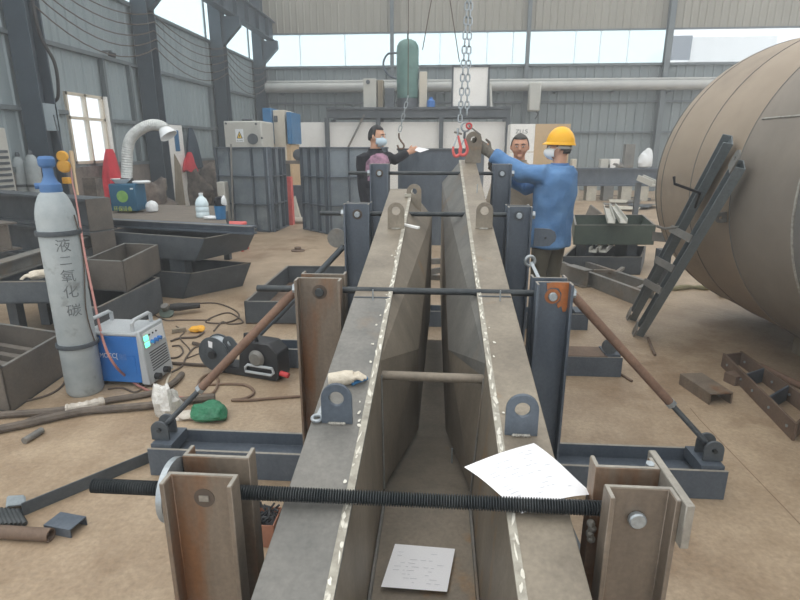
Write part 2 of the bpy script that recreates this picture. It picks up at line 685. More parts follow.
# girts and jambs
mb = MB()
for z, y0, y1 in ((3.17, 3, WY), (2.08, 3, w0 - 0.05), (2.0, w1 + 0.06, WY), (SZ0, 3, WY), (1.17, 3, w0), (1.17, w1, WY)):
    mb.bx(WX + 0.022, WX + 0.10, y0, y1, z - 0.035, z + 0.035)
for y in (w0 - 0.45, w1 + 0.1, 11.75, 15.9):
    mb.bx(WX + 0.022, WX + 0.11, y - 0.035, y + 0.035, 1.2, 3.13)
struct(mb.build('trim_1', 'girt_steel', smooth=False))
# window with white frame
f = MB()
for y0, y1, z0, z1 in ((w0, w1, wz0, wz0 + .05), (w0, w1, wz1 - .05, wz1), (w0, w0 + .05, wz0, wz1), (w1 - .05, w1, wz0, wz1), (w0, w1, 1.98, 2.03), (10.14, 10.19, wz0, 1.98), (10.14, 10.19, 2.03, wz1)):
    f.bx(WX - 0.03, WX + 0.05, y0, y1, z0, z1)
wf = struct(f.build('window_1', 'cream_paint', smooth=False))
g = MB()
g.bx(WX - 0.004, WX + 0.004, w0 + .04, w1 - .04, wz0 + .04, wz1 - .04)
g.build('glass', 'clear_glass', wf, smooth=False)
g = MB()
g.bx(WX + 0.05, WX + 0.1, w1 + 0.0, w1 + 0.09, wz0 - 0.3, wz1)
g.build('window_jamb', 'white_paint', wf, smooth=False)
# strip of panes in the left wall
f = MB()
for y in (8.3, 12.0, 12.5, 16.1, 16.62, 19.7):
    f.bx(WX - 0.03, WX + 0.03, y - 0.02, y + 0.02, SZ0, SZ1)
wf = struct(f.build('window_2', 'girt_steel', smooth=False))
g = MB()
g.bx(WX - 0.008, WX, 3, WY, SZ0, SZ1)
g.build('glass', 'frosted_sheet', wf, smooth=False)

# back wall
BZ0, BZ1 = 4.2, 5.27
XR = 15.0
mb = MB()
corrugated(mb, (WX, WY, 0), (XR, WY, 0), 0, BZ0, (0, -1, 0), 0.3, 0.03)
struct(mb.build('wall_back', 'wall_sheet', smooth=False))
mb = MB()
corrugated(mb, (WX, WY, 0), (XR, WY, 0), BZ1, 7.8, (0, -1, 0), 0.24, 0.025)
struct(mb.build('wall_back_upper', 'wall_sheet_warm', smooth=False))
mb = MB()
for z in (2.0, 3.0, 3.55):
    mb.bx(WX + .3, XR, WY - 0.12, WY - 0.03, z - 0.03, z + 0.03)
mb.bx(WX, XR, WY - 0.12, WY + 0.02, BZ0 - 0.05, BZ0 + 0.03)
mb.bx(WX, XR, WY - 0.05, WY + 0.02, BZ1 - 0.02, BZ1 + 0.03)
struct(mb.build('trim_2', 'girt_steel', smooth=False))
f = MB()
for u in (300, 345, 440, 487, 513, 575, 600, 628):
    x = at(u, 47, WY).x
    f.bx(x - 0.012, x + 0.012, WY - 0.01, WY + 0.02, BZ0 + 0.03, BZ1 - 0.02)
wf = struct(f.build('window_3', 'white_plastic', smooth=False))
g = MB()
xk = at(668, 47, WY).x
g.bx(WX + .1, xk, WY + 0.0, WY + 0.008, BZ0 + 0.02, BZ1 - 0.02)
g.build('glass', 'frosted_sheet', wf, smooth=False)
g = MB()
g.bx(xk, XR, WY + 0.0, WY + 0.008, BZ0 + 0.02, BZ1 - 0.02)
g.build('glass', 'clear_glass', wf, smooth=False)
# building seen through the clear part of the strip
nb = thing('neighbour_building', 'pale lilac building glimpsed through the clear panes high above the tank', 'building', (14, 29, 0))
m_ = MB()
m_.bx(11.4, 15.2, 28, 33, 0, 6.35)
m_.build('wall', 'white_paint', nb, smooth=False)
m_ = MB()
p = at(672, 36, 27.97)
q = at(689, 60, 27.97)
m_.bx(p.x, q.x, 27.9, 28.0, q.z, p.z)
m_.build('window', 'steel_blue', nb, smooth=False)
# wall posts of the back wall
mb = MB()
for u0, u1 in ((392, 392), (528, 527)):
    x = at(u0, 45, WY - 0.15).x
    mb.prism(ibeam(0.12, 0.16, 0.02, 0.025), (x, WY - 0.15, 0), (x, WY - 0.15, 7.6), (0, 1, 0))
x = at(667, 55, WY - 0.2).x
mb.prism(ibeam(0.18, 0.22, 0.02, 0.03), (x, WY - 0.2, 0), (x, WY - 0.2, 7.6), (0, 1, 0))
struct(mb.build('trim_3', 'girt_steel', smooth=False))

# main columns along the left wall
for i, (y, lab) in enumerate(((8.62, 'dark steel column beside the grey switch box'), (12.25, 'steel column behind the blue fume extractor hose'),
                              (16.35, 'steel column behind the beige cabinet with warning sign'), (20.0, 'steel column in the far left corner'))):
    cx = WX + 0.26
    c = thing('steel_column', 'tall ' + lab, 'column', (cx, y, 0), 'columns of the left wall')
    m_ = MB()
    m_.prism(ibeam(0.34, 0.34, 0.02, 0.03), (cx, y, 0.0), (cx, y, 7.6), (0, 1, 0))
    m_.build('shaft', 'column_steel', c, smooth=False)
    m_ = MB()
    m_.box((cx, y, 0.015), (0.45, 0.45, 0.03))
    m_.build('base_plate', 'column_steel', c, smooth=False)
    m_ = MB()
    zb = 5.02
    m_.plate([(cx + .17, y - .09, zb - .75), (cx + .68, y - .09, zb - .25), (cx + .68, y - .09, zb), (cx + .17, y - .09, zb)], (0, 0.18, 0))
    m_.build('bracket', 'column_steel', c, smooth=False)
# crane runway on the brackets
rx, rz = WX + 0.72, 5.02
rb = thing('crane_runway_beam', 'steel crane runway beam with stiffener plates on the column brackets', 'beam', (rx, 14, rz))
m_ = MB()
m_.prism(ibeam(0.26, 0.62, 0.02, 0.03), (rx, 8.0, rz + .31), (rx, WY - .1, rz + .31), Z)
m_.build('girder', 'column_steel', rb, smooth=False)
y = 8.6
while y < WY - .4:
    m_ = MB()
    m_.bx(rx - .12, rx + .12, y - .012, y + .012, rz + .03, rz + .59)
    m_.build('stiffener', 'column_steel', rb, smooth=False)
    y += 0.98
m_ = MB()
m_.bx(rx - .04, rx + .04, 8.0, WY - .1, rz + .62, rz + .70)
m_.build('rail', 'column_steel', rb, smooth=False)
# the cables sagging from column to column
for k, nm in enumerate(('topmost', 'second', 'third', 'fourth', 'lowest')):
    z = 3.55 + 0.17 * (4 - k)
    pts = []
    ys = [8.62, 12.25, 16.35, 20.0]
    for a_, b_ in zip(ys[:-1], ys[1:]):
        for j in range(10):
            t = j / 10
            pts.append((WX + .46 + .03 * (k % 2), a_ + (b_ - a_) * t, z - 4 * (0.28 + .03 * k) * t * (1 - t)))
    pts.append((WX + .46, 20.0, z))
    m_ = MB()
    m_.tube(pts, 0.011, 5)
    tag(m_.build('electric_cable', 'cable_dark'), nm + ' of the cables sagging between the left wall columns', 'cable', 'cables along the left wall')

# thin smoke of the workshop
mb = MB()
mb.bx(WX - .4, 15.4, -2.9, WY + .4, -0.15, 7.5)
tag(mb.build('smoke_haze', 'haze', smooth=False), 'thin pale welding haze filling the whole workshop hall', 'haze', kind='stuff')
# ------------------------------------------------------------------ welded girder lying in the clamping frames
g = thing('steel_girder', 'long welded steel girder with a trough between two plate tops, held in clamping frames', 'girder', (0, 2.4, 0))
LX0, LX1, RX0, RX1 = -0.352, -0.19, 0.168, 0.312
XM = -0.012
YN = 0.45


def strip(x0, x1, y0, y1, t=0.014, up=0.0):
    m_ = MB()
    b = [(x0, y0, rail_z(y0) - t + up), (x1, y0, rail_z(y0) - t + up), (x1, y1, rail_z(y1) - t + up), (x0, y1, rail_z(y1) - t + up)]
    m_.hexa(b, [(p[0], p[1], p[2] + t) for p in b])
    return m_


strip(LX0, LX1, YN, 2.17).build('top_flange', 'steel_grey', g, bevel=0.002)
strip(LX0, LX1, 2.174, 3.95).build('top_flange', 'steel_warm', g, bevel=0.002)
strip(RX0, RX1, YN, 2.20).build('top_flange', 'steel_warm', g, bevel=0.002)
strip(RX0, RX1, 2.204, 4.95).build('top_flange', 'steel_warm', g, bevel=0.002)


def sheet(quads, t=0.010, out=(-1, 0, 0)):
    m_ = MB()
    for q in quads:
        m_.plate(q, V(out) * t)
    return m_


def side(sgn, yend):
    """inner faces of one half: sgn -1 left, +1 right"""
    xi = LX1 if sgn < 0 else RX0
    xb = -0.178 if sgn < 0 else 0.135

    def X(d):
        return XM + sgn * d
    e = 0.016
    A0 = V((xi, 1.72, rail_z(1.72) - e)); A1 = V((xi, yend, rail_z(yend) - e))
    AN = V((xi, YN, rail_z(YN) - e))
    F0 = V((xi, 1.72, rail_z(1.72) - 0.07)); F1 = V((X(0.066), 2.24, 0.64)); F2 = V((X(0.036), yend, rail_z(yend) - 0.19))
    B0 = V((xb, 1.66, 0.33)); B1 = V((X(0.066), 2.35, 0.185)); B2 = V((X(0.05), 3.75, 0.16)); BN = V((xb, YN, 0.28)); B00 = V((xb, 1.66, .29))
    out = (sgn, 0, 0)
    sheet([[AN, V((xi, 1.72, rail_z(1.72) - e)), B00, BN]], 0.01, out).build('near_web', 'steel_web', g, smooth=False)
    sheet([[A0, A1, F2], [A0, F2, F1], [A0, F1, F0]], 0.01, out).build('sloping_web', 'steel_web' if sgn < 0 else 'steel_grey', g, smooth=False)
    sheet([[F0, F1, B1, B0], [F1, F2, V((F2.x, yend, 0.3)), B2, B1]], 0.01, out).build('lower_web', 'steel_web', g, smooth=False)
    m_ = MB()
    xo = (LX0 + 0.03) if sgn < 0 else (RX1 - 0.03)
    m_.plate([(xo, YN, rail_z(YN) - e), (xo, yend, rail_z(yend) - e), (xo, yend, rail_z(yend) - .3), (xo, 2.3, .3), (xo, YN, .28)], (sgn * 0.01, 0, 0))
    m_.build('outer_web', 'steel_dark', g, smooth=False)
    # weld along the foot of the near web
    m_ = MB()
    m_.tube([BN + V((-sgn * .006, 0, .006)), B00 + V((-sgn * .006, 0, .006))], 0.006, 6)
    m_.tube([B0 + V((-sgn * .004, 0, 0)), F0 + V((-sgn * .003, 0, 0))], 0.004, 6)
    m_.build('weld_seam', 'steel_grey', g)
    # closed end
    m_ = MB()
    m_.plate([(xo, yend - .004, rail_z(yend) - e), (xi, yend - .004, rail_z(yend) - e), (F2.x, yend - .004, F2.z), (F2.x, yend - .004, .6), (xo, yend - .004, rail_z(yend) - .3)], (0, 0.012, 0))
    m_.build('end_plate', 'steel_grey', g, smooth=False)


side(-1, 3.93)
side(1, 4.92)
m_ = MB()
m_.hexa([(-.19, YN, .268), (.145, YN, .268), (.145, 1.66, .278), (-.19, 1.66, .278)], [(-.19, YN, .28), (.145, YN, .28), (.145, 1.66, .29), (-.19, 1.66, .29)])
m_.hexa([(-.19, 1.66, .278), (.145, 1.66, .278), (.145, 2.35, .133), (-.19, 2.35, .133)], [(-.19, 1.66, .29), (.145, 1.66, .29), (.145, 2.35, .145), (-.19, 2.35, .145)])
m_.hexa([(-.19, 2.35, .133), (.145, 2.35, .133), (.145, 3.72, .13), (-.19, 3.72, .13)], [(-.19, 2.35, .145), (.145, 2.35, .145), (.145, 3.72, .145), (-.19, 3.72, .145)])
m_.build('bottom_plate', 'steel_web', g, smooth=False)

# chalky line and smears along the inner edges
random.seed(3)
for xi, sgn, yend in ((LX1, -1, 3.93), (RX0, 1, 4.92)):
    m_ = MB()
    m_.hexa([(xi, YN, rail_z(YN)), (xi + sgn * .019, YN, rail_z(YN)), (xi + sgn * .019, yend, rail_z(yend)), (xi, yend, rail_z(yend))],
            [(xi, YN, rail_z(YN) + .0015), (xi + sgn * .019, YN, rail_z(YN) + .0015), (xi + sgn * .019, yend, rail_z(yend) + .0015), (xi, yend, rail_z(yend) + .0015)])
    m_.build('edge_weld', 'edge_chalk', g, smooth=False)
    m_ = MB()
    y = 0.7
    while y < (2.9 if sgn < 0 else 2.7):
        n = 9
        a_, b_ = random.uniform(.002, .0065), random.uniform(.006, .030)
        x0 = xi + sgn * random.uniform(.004, .016)
        if random.random() < 0.22:
            x0 = xi + sgn * random.uniform(.02, .045)
            a_, b_ = random.uniform(.003, .007), random.uniform(.004, .010)
        tl = random.uniform(-.5, .5)
        pts = []
        for k in range(n):
            t = 2 * PI * k / n
            r = random.uniform(.55, 1.1)
            dx, dy = math.cos(t) * a_ * r, math.sin(t) * b_ * r
            X_ = x0 + dx + dy * tl * .5
            Y_ = y + dy
            if sgn < 0:
                X_ = min(X_, xi - .0005)
            else:
                X_ = max(X_, xi + .0005)
            pts.append((X_, Y_, rail_z(Y_) + .0015))
        m_.plate(pts, (0, 0, .0012))
        y += random.uniform(.015, .06)
    m_.build('chalk_marks', 'chalk', g, smooth=False)['kind'] = 'stuff'

# butt joints across the tops, studs and clips
for xa, xb, y in ((LX0, LX1, 2.172), (RX0, RX1, 2.202)):
    m_ = MB()
    m_.tube([(xa + .005, y, rail_z(y) + .001), (xb - .005, y, rail_z(y) + .001)], 0.004, 6)
    m_.build('joint_weld', 'steel_dark', g)


def pin(u, v, h=0.045, r=0.003, name='stud', dx=0):
    p_ = rl(u, v)
    m_ = MB()
    m_.cyl(p_ - V((0, 0, .002)), p_ + V((0, 0, h)), r, 8)
    m_.build(name, 'zinc', g)


pin(373, 300)
pin(500, 301)
pin(477, 193, 0.06)
for u, v, y in ((400, 480, 2.05), (451, 486, 2.02)):
    z0 = .29 - (y - 1.66) * .21
    p_ = at(u, v, y)
    m_ = MB()
    m_.cyl((p_.x, y, z0), (p_.x, y, z0 + .07), .004, 8)
    m_.build('stud', 'zinc', g)

# lifting lugs


def lug(u, v, w, h, r, mat, t=0.012, weld=True):
    p_ = rl(u, v)
    m_ = MB()
    m_.lug(p_, w, h, r, (0, t, 0), (1, 0, 0), (0, 0, 1))
    o = m_.build('lifting_lug', mat, g, bevel=0.0015)
    if weld:
        m_ = MB()
        for k in range(7):
            m_.ball(p_ + V((-.02 + .04 * k / 6, -.003, .003)), (.006, .005, .005), 8)
        m_.build('weld_bead', 'weld', o)
    return o


lug(337, 424, 0.088, 0.122, 0.021, 'steel_blue')
lug(521, 436, 0.088, 0.122, 0.021, 'steel_blue')
lug(396, 229, 0.095, 0.15, 0.024, 'steel_warm')
lug(484, 229, 0.095, 0.15, 0.024, 'steel_warm')
p_ = V((at(473, 163, 4.82).x, 4.82, rail_z(4.82)))
m_ = MB()
m_.lug(p_, 0.135, 0.26, 0.026, (0, 0.03, 0), (1, 0, 0), (0, 0, 1))
m_.build('hoisting_lug', 'steel_warm', g, bevel=0.002)
# half round gusset beside the left end, tab on the left end
m_ = MB()
p_ = V((LX1, 3.72, rail_z(3.72)))
m_.lug(p_ + V((.02, 0, -.10)), 0.10, 0.19, 0.02, (0, .012, 0), (1, 0, 0), (0, 0, 1))
m_.build('gusset', 'steel_warm', g)
m_ = MB()
p_ = rl(408, 197)
m_.box(p_ + V((0, 0, .012)), (.045, .03, .022))
m_.build('end_tab', 'scrap_pale', g, bevel=.002)
# cross tube between the halves
m_ = MB()
a_ = at(378, 375, 1.74)
b_ = at(481, 379, 1.74)
m_.cyl((LX1 + .002, 1.74, a_.z), (RX0 - .002, 1.74, b_.z), 0.0165, 18)
m_.build('spreader_tube', 'steel_web', g)

# ------------------------------------------------------------------ clamping frames
LUGR = 0.05


def clamping_frame(Y, label, zt, rodz, rod0, rod1, xl=(-.625, -.45), xr=(.40, .555), x0=-1.34, x1=1.28, post_mats=('steel_post', 'steel_post'),
                   brace=None, front=False, thread=False, zr=None, bdy=0.0):
    t_ = thing('clamping_frame', label, 'clamp', (0, Y, 0), 'clamping frames round the girder')
    gap = 0.032
    b = 0.048 if front else 0.058
    bz = 0.155
    # lying H section on the floor
    m_ = MB()
    m_.prism(ibeam(0.14, 0.20, 0.012, 0.014), (x0, Y + bdy, 0.07), (x1, Y + bdy, 0.07), (0, 1, 0))
    beam = m_.build('base_beam', 'steel_blue', t_, bevel=0.002)
    for sg in (-1, 1):  # pale strips: the sky's reflection painted along both flange tops
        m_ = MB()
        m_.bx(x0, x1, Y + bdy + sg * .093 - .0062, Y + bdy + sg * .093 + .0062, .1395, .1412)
        m_.build('flange_edge_glint', 'post_edge', beam, smooth=False)
    for xx in (x0 + .06, x1 - .06):
        pads = MB()
        pads.bx(xx - .05, xx + .05, Y + bdy - .082, Y + bdy + .082, 0.10, 0.156)
        pads.build('end_plate', 'steel_blue', t_)
    # packing under the girder
    m_ = MB()
    zb = .268 if Y < 1.6 else (.278 - (Y - 1.66) * .21 if Y < 2.35 else .13)
    if Y < 3.8:
        m_.bx(-.05, .03, Y - .05, Y + .05, .076, max(zb - .002, .1))
        m_.build('packing_block', 'steel_dark', t_)
    # posts: two channels back to back with a slot for the rod
    for (xa, xb), pm, ztop in ((xl, post_mats[0], zt), (xr, post_mats[1], zr or zt)):
        xc = (xa + xb) / 2
        wv = xb - xa
        m_ = MB()
        m_.prism(chan(wv, b, 0.011), (xc, Y - gap, 0.076), (xc, Y - gap, ztop), (0, -1, 0))
        fr = m_.build('post_channel', pm, t_, bevel=0.0015)
        m_ = MB()
        m_.prism(chan(wv, b, 0.011), (xc, Y + gap, 0.076), (xc, Y + gap, ztop), (0, 1, 0))
        m_.build('post_channel', pm, t_, bevel=0.0015)
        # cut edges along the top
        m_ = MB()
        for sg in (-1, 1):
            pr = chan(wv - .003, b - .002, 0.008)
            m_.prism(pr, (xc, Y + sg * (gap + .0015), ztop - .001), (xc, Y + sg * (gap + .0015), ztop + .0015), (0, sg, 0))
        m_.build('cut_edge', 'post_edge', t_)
        fr['_'] = 0
        del fr['_']
        # bolt in the front web
        left = xc < 0
        zbolt = rodz + (0.0 if not front else 0.012)
        if front and left:
            m_ = MB()
            m_.cyl((xc, Y - gap - .0125, zbolt), (xc, Y - gap - .010, zbolt), .024, 24)
            m_.build('bolt_hole_ring', 'cable_dark', fr)
            m_ = MB()
            m_.box((xc, Y - gap - .0135, zbolt), (.022, .004, .014))
            m_.build('bolt_end', 'post_edge', fr)
        else:
            if not front:
                m_ = MB()
                m_.cyl((xc, Y - gap - .0125, zbolt), (xc, Y - gap - .010, zbolt), .032, 24)
                m_.build('scorched_ring', 'cable_dark' if left else ('heat_tint' if Y < 3 else 'steel_dark'), fr)
            m_ = MB()
            m_.lathe([(.0, 0), (.017, 0), (.019, .004), (.019, .012), (.016, .015), (0, .015)], (xc, Y - gap - .012, zbolt), (0, -1, 0), 20)
            m_.build('bolt_head', 'zinc' if not (left and Y < 3) else 'black_rod', fr)
    # rod
    rr = 0.0175 if thread else 0.0145
    p0, p1 = V((rod0, Y, rodz)), V((rod1, Y, rodz))
    m_ = MB()
    if thread:
        n = int((p1 - p0).length / 0.0062)
        prof = []
        for k in range(n):
            prof += [(rr - .0055, k * .0062), (rr, k * .0062 + .0022), (rr, k * .0062 + .0036)]
        m_.lathe(prof, p0, (1, 0, 0), 16)
    else:
        m_.cyl(p0, p1, rr, 14)
    rod = m_.build('tie_rod', 'black_rod', t_)
    for xn, sg in ((xl[0] - .004, -1), (xr[1] + .004, 1)):
        if sg > 0 and front:
            continue
        m_ = MB()
        m_.lathe([(rr, 0), (.026, 0), (.026, .024), (rr, .024)], (xn, Y, rodz), (sg, 0, 0), 6)
        m_.build('nut', 'zinc', rod)
    return t_, beam


FY = 1.07
FA, FB = at(167, 480, FY - .045), at(237, 478, FY - .045)
FC_, FD = at(605, 492, FY - .045), at(674, 497, FY - .045)
FT = (at(200, 475, FY - .04).z, at(640, 488, FY - .04).z)
FR_ = at(350, 497, FY).z
FX0 = at(93, 487, FY).x
# nearest frame, cut by the lower edge of the picture
f1, _ = clamping_frame(FY, 'nearest clamping frame with long threaded rod and rust-stained channel posts', FT[0], FR_, FX0, .50,
                       (FA.x, FB.x), (FC_.x, FD.x), front=True, thread=True, zr=FT[1])
m_ = MB()
m_.lathe([(.016, 0), (.075, 0), (.075, .014), (.016, .014)], (FA.x - .018, FY, FR_), (1, 0, 0), 32)
m_.build('disc_washer', 'zinc', f1)
m_ = MB()
m_.bx(FD.x, FD.x + .018, FY - .1, FY + .11, FT[1] - .10, FT[1] + .004)
m_.build('clamp_plate', 'post_edge', f1, bevel=.002)
m_ = MB()
m_.lathe([(0, 0), (.010, 0), (.010, .016), (0, .016)], (FD.x - .016, FY + .055, FT[1] - .012), (0, -.2, 1), 6)
m_.build('nut', 'zinc', f1)
m_ = MB()
for k in range(4):
    m_.ball((FC_.x + .004 * (k % 2), FY + .02, FT[1] - .14 - .014 * k), .010, 8)
m_.build('weld_lump', 'weld', f1)
m_ = MB()
m_.bar(at(556, 500, 1.42), at(584, 566, 1.2), .026, .012)
m_.build('strut', 'steel_dark', f1)

# second frame with the rusty braces
f2, _ = clamping_frame(2.25, 'second clamping frame from the camera, with two rusty pipe braces', 0.962, 0.902, -0.79, 0.52, (-.60, -.405), (.405, .553),
                       post_mats=('steel_post', 'steel_blue'))
m_ = MB()
_o = [(.452, .958), (.475, .962), (.545, .962), (.545, .87), (.538, .84), (.526, .835), (.518, .862), (.505, .852), (.498, .87), (.512, .885), (.515, .915), (.500, .938), (.470, .940), (.455, .93)]
m_.plate([(a, 2.2025, b) for a, b in _o], (0, .004, 0))
m_.build('heat_stain', 'heat_tint', f2)
for sg, top, bot in ((-1, V((-.615, 2.25, .90)), V((-1.30, 2.25, .205))), (1, V((.57, 2.25, .90)), V((1.235, 2.25, .205)))):
    d = bot - top
    j = top + d * 0.70
    m_ = MB()
    m_.cyl(top, j, .0195, 16)
    br = m_.build('brace_pipe', 'rust_pipe', f2)
    m_ = MB()
    m_.cyl(j, top + d * .97, .0125, 12)
    m_.build('adjusting_screw', 'steel_dark', br)
    m_ = MB()
    m_.cyl(j - d.normalized() * .006, j + d.normalized() * .014, .024, 6)
    m_.build('lock_nut', 'zinc', br)
    for yy in (-.045, .03):
        m_ = MB()
        m_.lug(bot + V((0, yy, -.047)), .085, .095, .010, (0, .012, 0), (1, 0, 0), (0, 0, 1))
        lg = m_.build('brace_lug', 'steel_dark', f2, bevel=.001)
    m_ = MB()
    m_.cyl(bot + V((0, -.055, .005)), bot + V((0, .05, .005)), .010, 10)
    m_.build('pin', 'black_rod', lg)
    m_ = MB()
    m_.cyl(top + V((-.0, 0, 0)), top - d.normalized() * .02, .026, 6)
    m_.build('lock_nut', 'zinc', br)

# third frame
f3, _ = clamping_frame(3.45, 'third clamping frame from the camera, with a round lug on its left post', 1.157, 1.09, -0.76, 0.48, (-.595, -.432), (.422, .572),
                       post_mats=('steel_blue', 'steel_blue'), zr=1.146, bdy=.12, x1=1.25)
m_ = MB()
p_ = at(337, 238, 3.45)
m_.lathe([(.022, 0), (.062, 0), (.062, .02), (.022, .02)], p_ + V((0, .01, 0)), (0, -1, 0), 28)
m_.build('round_lug', 'steel_grey', f3)
m_ = MB()
p_ = at(349, 238, 3.45)
m_.bx(p_.x - .025, -.596, 3.44, 3.46, p_.z - .04, p_.z + .04)
m_.build('lug_plate', 'steel_grey', f3)
m_ = MB()
a_ = at(344, 246, 3.45)
b_ = V((-1.26, 3.45, .2))
m_.cyl(a_, a_ + (b_ - a_) * .75, .02, 12)
br = m_.build('brace_pipe', 'steel_dark', f3)
m_ = MB()
m_.cyl(a_ + (b_ - a_) * .75, b_, .012, 10)
m_.build('adjusting_screw', 'steel_dark', br)
for xx in (-1.26,):
    m_ = MB()
    m_.lug((xx, 3.42, .156), .085, .095, .010, (0, .012, 0), (1, 0, 0), (0, 0, 1))
    m_.build('brace_lug', 'steel_dark', f3)
m_ = MB()
p_ = at(543, 238, 3.45)
hw = .055
ol = [(-hw, -.055), (0, -.055), (hw * .8, -.05), (hw * 1.4, -.02), (hw * 1.5, .01), (hw * 1.3, .04), (hw * .8, .055), (0, .06), (-hw, .06)]
m_.plate([p_ + V((a, 0, b)) for a, b in ol], (0, .016, 0))
lp = m_.build('lug_plate', 'steel_blue', f3)
m_ = MB()
m_.cyl(p_ + V((.015, -.002, 0)), p_ + V((.015, .0, 0)), .008, 12)
m_.build('lug_hole', 'black_rod', lp)
# right brace end of the third frame
p_ = gr(612, 345, .16)
m_ = MB()
m_.lathe([(0, 0), (.05, 0), (.05, .03), (0, .03)], (1.17, 3.53, .205), (0, -1, 0), 20)
kl = m_.build('brace_lug', 'steel_dark', f3)
m_ = MB()
m_.cyl((1.16, 3.52, .24), (1.13, 3.52, .315), .010, 8)
m_.build('screw_end', 'rust_pipe', kl)
m_ = MB()
m_.bx(.60, 1.15, 3.475, 3.66, .141, .146)
m_.build('rusty_top_plate', 'rust_bar', f3)

# eye bolt hooked on the second frame's back side
m_ = MB()
a_ = at(530, 261, 2.9)
b_ = at(549, 283, 2.55)

# fourth frame
f4, _ = clamping_frame(4.55, 'farthest clamping frame, in front of the worker in the yellow helmet', 1.367, 1.293, -0.75, 0.47, (-.565, -.415), (.43, .575),
                       post_mats=('steel_blue', 'steel_blue'))
# ring spanner standing between frames
sp = thing('ring_spanner', 'ring spanner leaning behind the heat-stained right post', 'spanner', a_)
m_ = MB()
m_.torus(a_, .026, .009, (0.2, -1, 0), 20, 8)
m_.build('ring', 'zinc', sp)
m_ = MB()
d_ = (b_ - a_).normalized()
m_.bar(a_ + d_ * .026, V((.52, 2.345, .80)), .016, .008, (0, 1, 0))
m_.build('shank', 'zinc', sp)
def crumple(c, r, seed, n=18, amp=0.3, R=None):
    """a crumpled closed skin round c"""
    rnd = random.Random(seed)
    ks = [(V((rnd.uniform(-1, 1), rnd.uniform(-1, 1), rnd.uniform(-1, 1))) * rnd.uniform(2, 9), rnd.uniform(0, 6.28), rnd.uniform(.3, 1)) for _ in range(14)]
    m_ = MB()
    m_.ball((0, 0, 0), 1.0, n)
    out = []
    for p in m_.v:
        q = p.normalized()
        h = sum(a * math.sin(k.dot(q) + ph) for k, ph, a in ks) / 5
        q = q * (1 + amp * h)
        q = V((q.x * r[0], q.y * r[1], max(q.z, -0.62) * r[2]))
        if R is not None:
            q = R @ q
        out.append(V(c) + q)
    m_.v = out
    return m_


def tray(name, label, cat, N, R, L, z, h, mat, inner='steel_dark', t=0.012, cham=0.0, slats=0, rim=True, group=None, top=None, leg=0.0, hull=0.0):
    """open steel box: N, R, L are pixels of the near, right and left top corners at the height z"""
    N, R, L = gr(N[0], N[1], z), gr(R[0], R[1], z), gr(L[0], L[1], z)
    F = L + R - N
    o = thing(name, label, cat, ((N + F) / 2).xy.to_3d() + V((0, 0, z - h - leg)), group)
    e1, e2 = (R - N).normalized(), (L - N).normalized()
    down = V((0, 0, -h))
    low = {0: N + down + e2 * hull, 1: R + down + e2 * hull, 2: F + down, 3: L + down}
    cor = (N, R, F, L)
    for p, q, inn in ((0, 1, e2), (3, 0, e1), (3, 2, -e2), (1, 2, -e1)):
        inn = e1 if (p, q) == (3, 0) else inn
        m_ = MB()
        m_.plate([cor[p], cor[q], low[q], low[p]], inn * t)
        m_.build('side_plate', mat, o, smooth=False)
    m_ = MB()
    k = .02
    m_.plate([low[0], low[1], low[2], low[3]], (0, 0, t))
    m_.build('bottom_plate', inner, o, smooth=False)
    if rim:
        for a, b, inn in ((N, R, e2), (N, L, e1), (L, F, -e2), (R, F, -e1)):
            m_ = MB()
            m_.plate([a, b, b + inn * .022, a + inn * .022], (0, 0, .006))
            m_.build('rim', 'steel_grey', o, smooth=False)
    for i in range(slats):
        f = (i + 1) / (slats + 1)
        a, b = N + (R - N) * f, L + (F - L) * f
        m_ = MB()
        m_.bar(a + V((0, 0, -h * .45)) + e2 * .02, b + V((0, 0, -h * .45)) - e2 * .02, .05, .05)
        m_.build('cross_bar', mat, o, smooth=False)
    if top:
        m_ = MB()
        m_.plate([N + V((0, 0, .006)), R + V((0, 0, .006)), F + V((0, 0, .006)), L + V((0, 0, .006))], (0, 0, .01))
        m_.build('top_plate', top, o, smooth=False)
    return o, N, R, L, F


# ------------------------------------------------------------------ gas cylinder
b0 = gr(86, 391)
co = thing('gas_cylinder', 'tall grey gas cylinder with blue cap and brushed characters, standing beside the blue welder', 'gas cylinder', b0)
rC = 0.106
prof = [(.0, 0), (.095, 0), (rC, .02), (rC, 1.10), (.102, 1.14), (.090, 1.19), (.07, 1.235), (.048, 1.26), (.0, 1.262)]
m_ = MB()
m_.lathe(prof, b0, Z, 32)
cb = m_.build('body', 'cyl_grey', co)
m_ = MB()
m_.lathe([(.0, 1.245), (.054, 1.245), (.058, 1.26), (.055, 1.295), (.04, 1.31), (.028, 1.34), (.027, 1.385), (.040, 1.395), (.044, 1.405), (.044, 1.435), (.034, 1.45), (0, 1.452)], b0, Z, 24)
cap = m_.build('valve_cap', 'cyl_blue', co)
m_ = MB()
m_.cyl(b0 + V((-.08, -.02, 1.285)), b0 + V((-.05, 0, 1.285)), .018, 10)
m_.build('cap_lug', 'cyl_blue', cap)
for z, r_ in ((1.02, .014), (.33, .012)):
    m_ = MB()
    m_.lathe([(rC, z - r_), (rC + .012, z - r_), (rC + .014, z), (rC + .012, z + r_), (rC, z + r_)], b0, Z, 32)
    m_.build('rubber_ring', 'steel_dark', co)
# brushed characters, wrapped round the body
tocam = V((-b0.x, -b0.y, 0)).normalized()
az0 = math.atan2(tocam.y, tocam.x)
M('ink', (92, 98, 102), (120, 126, 128), 30, 0.9)


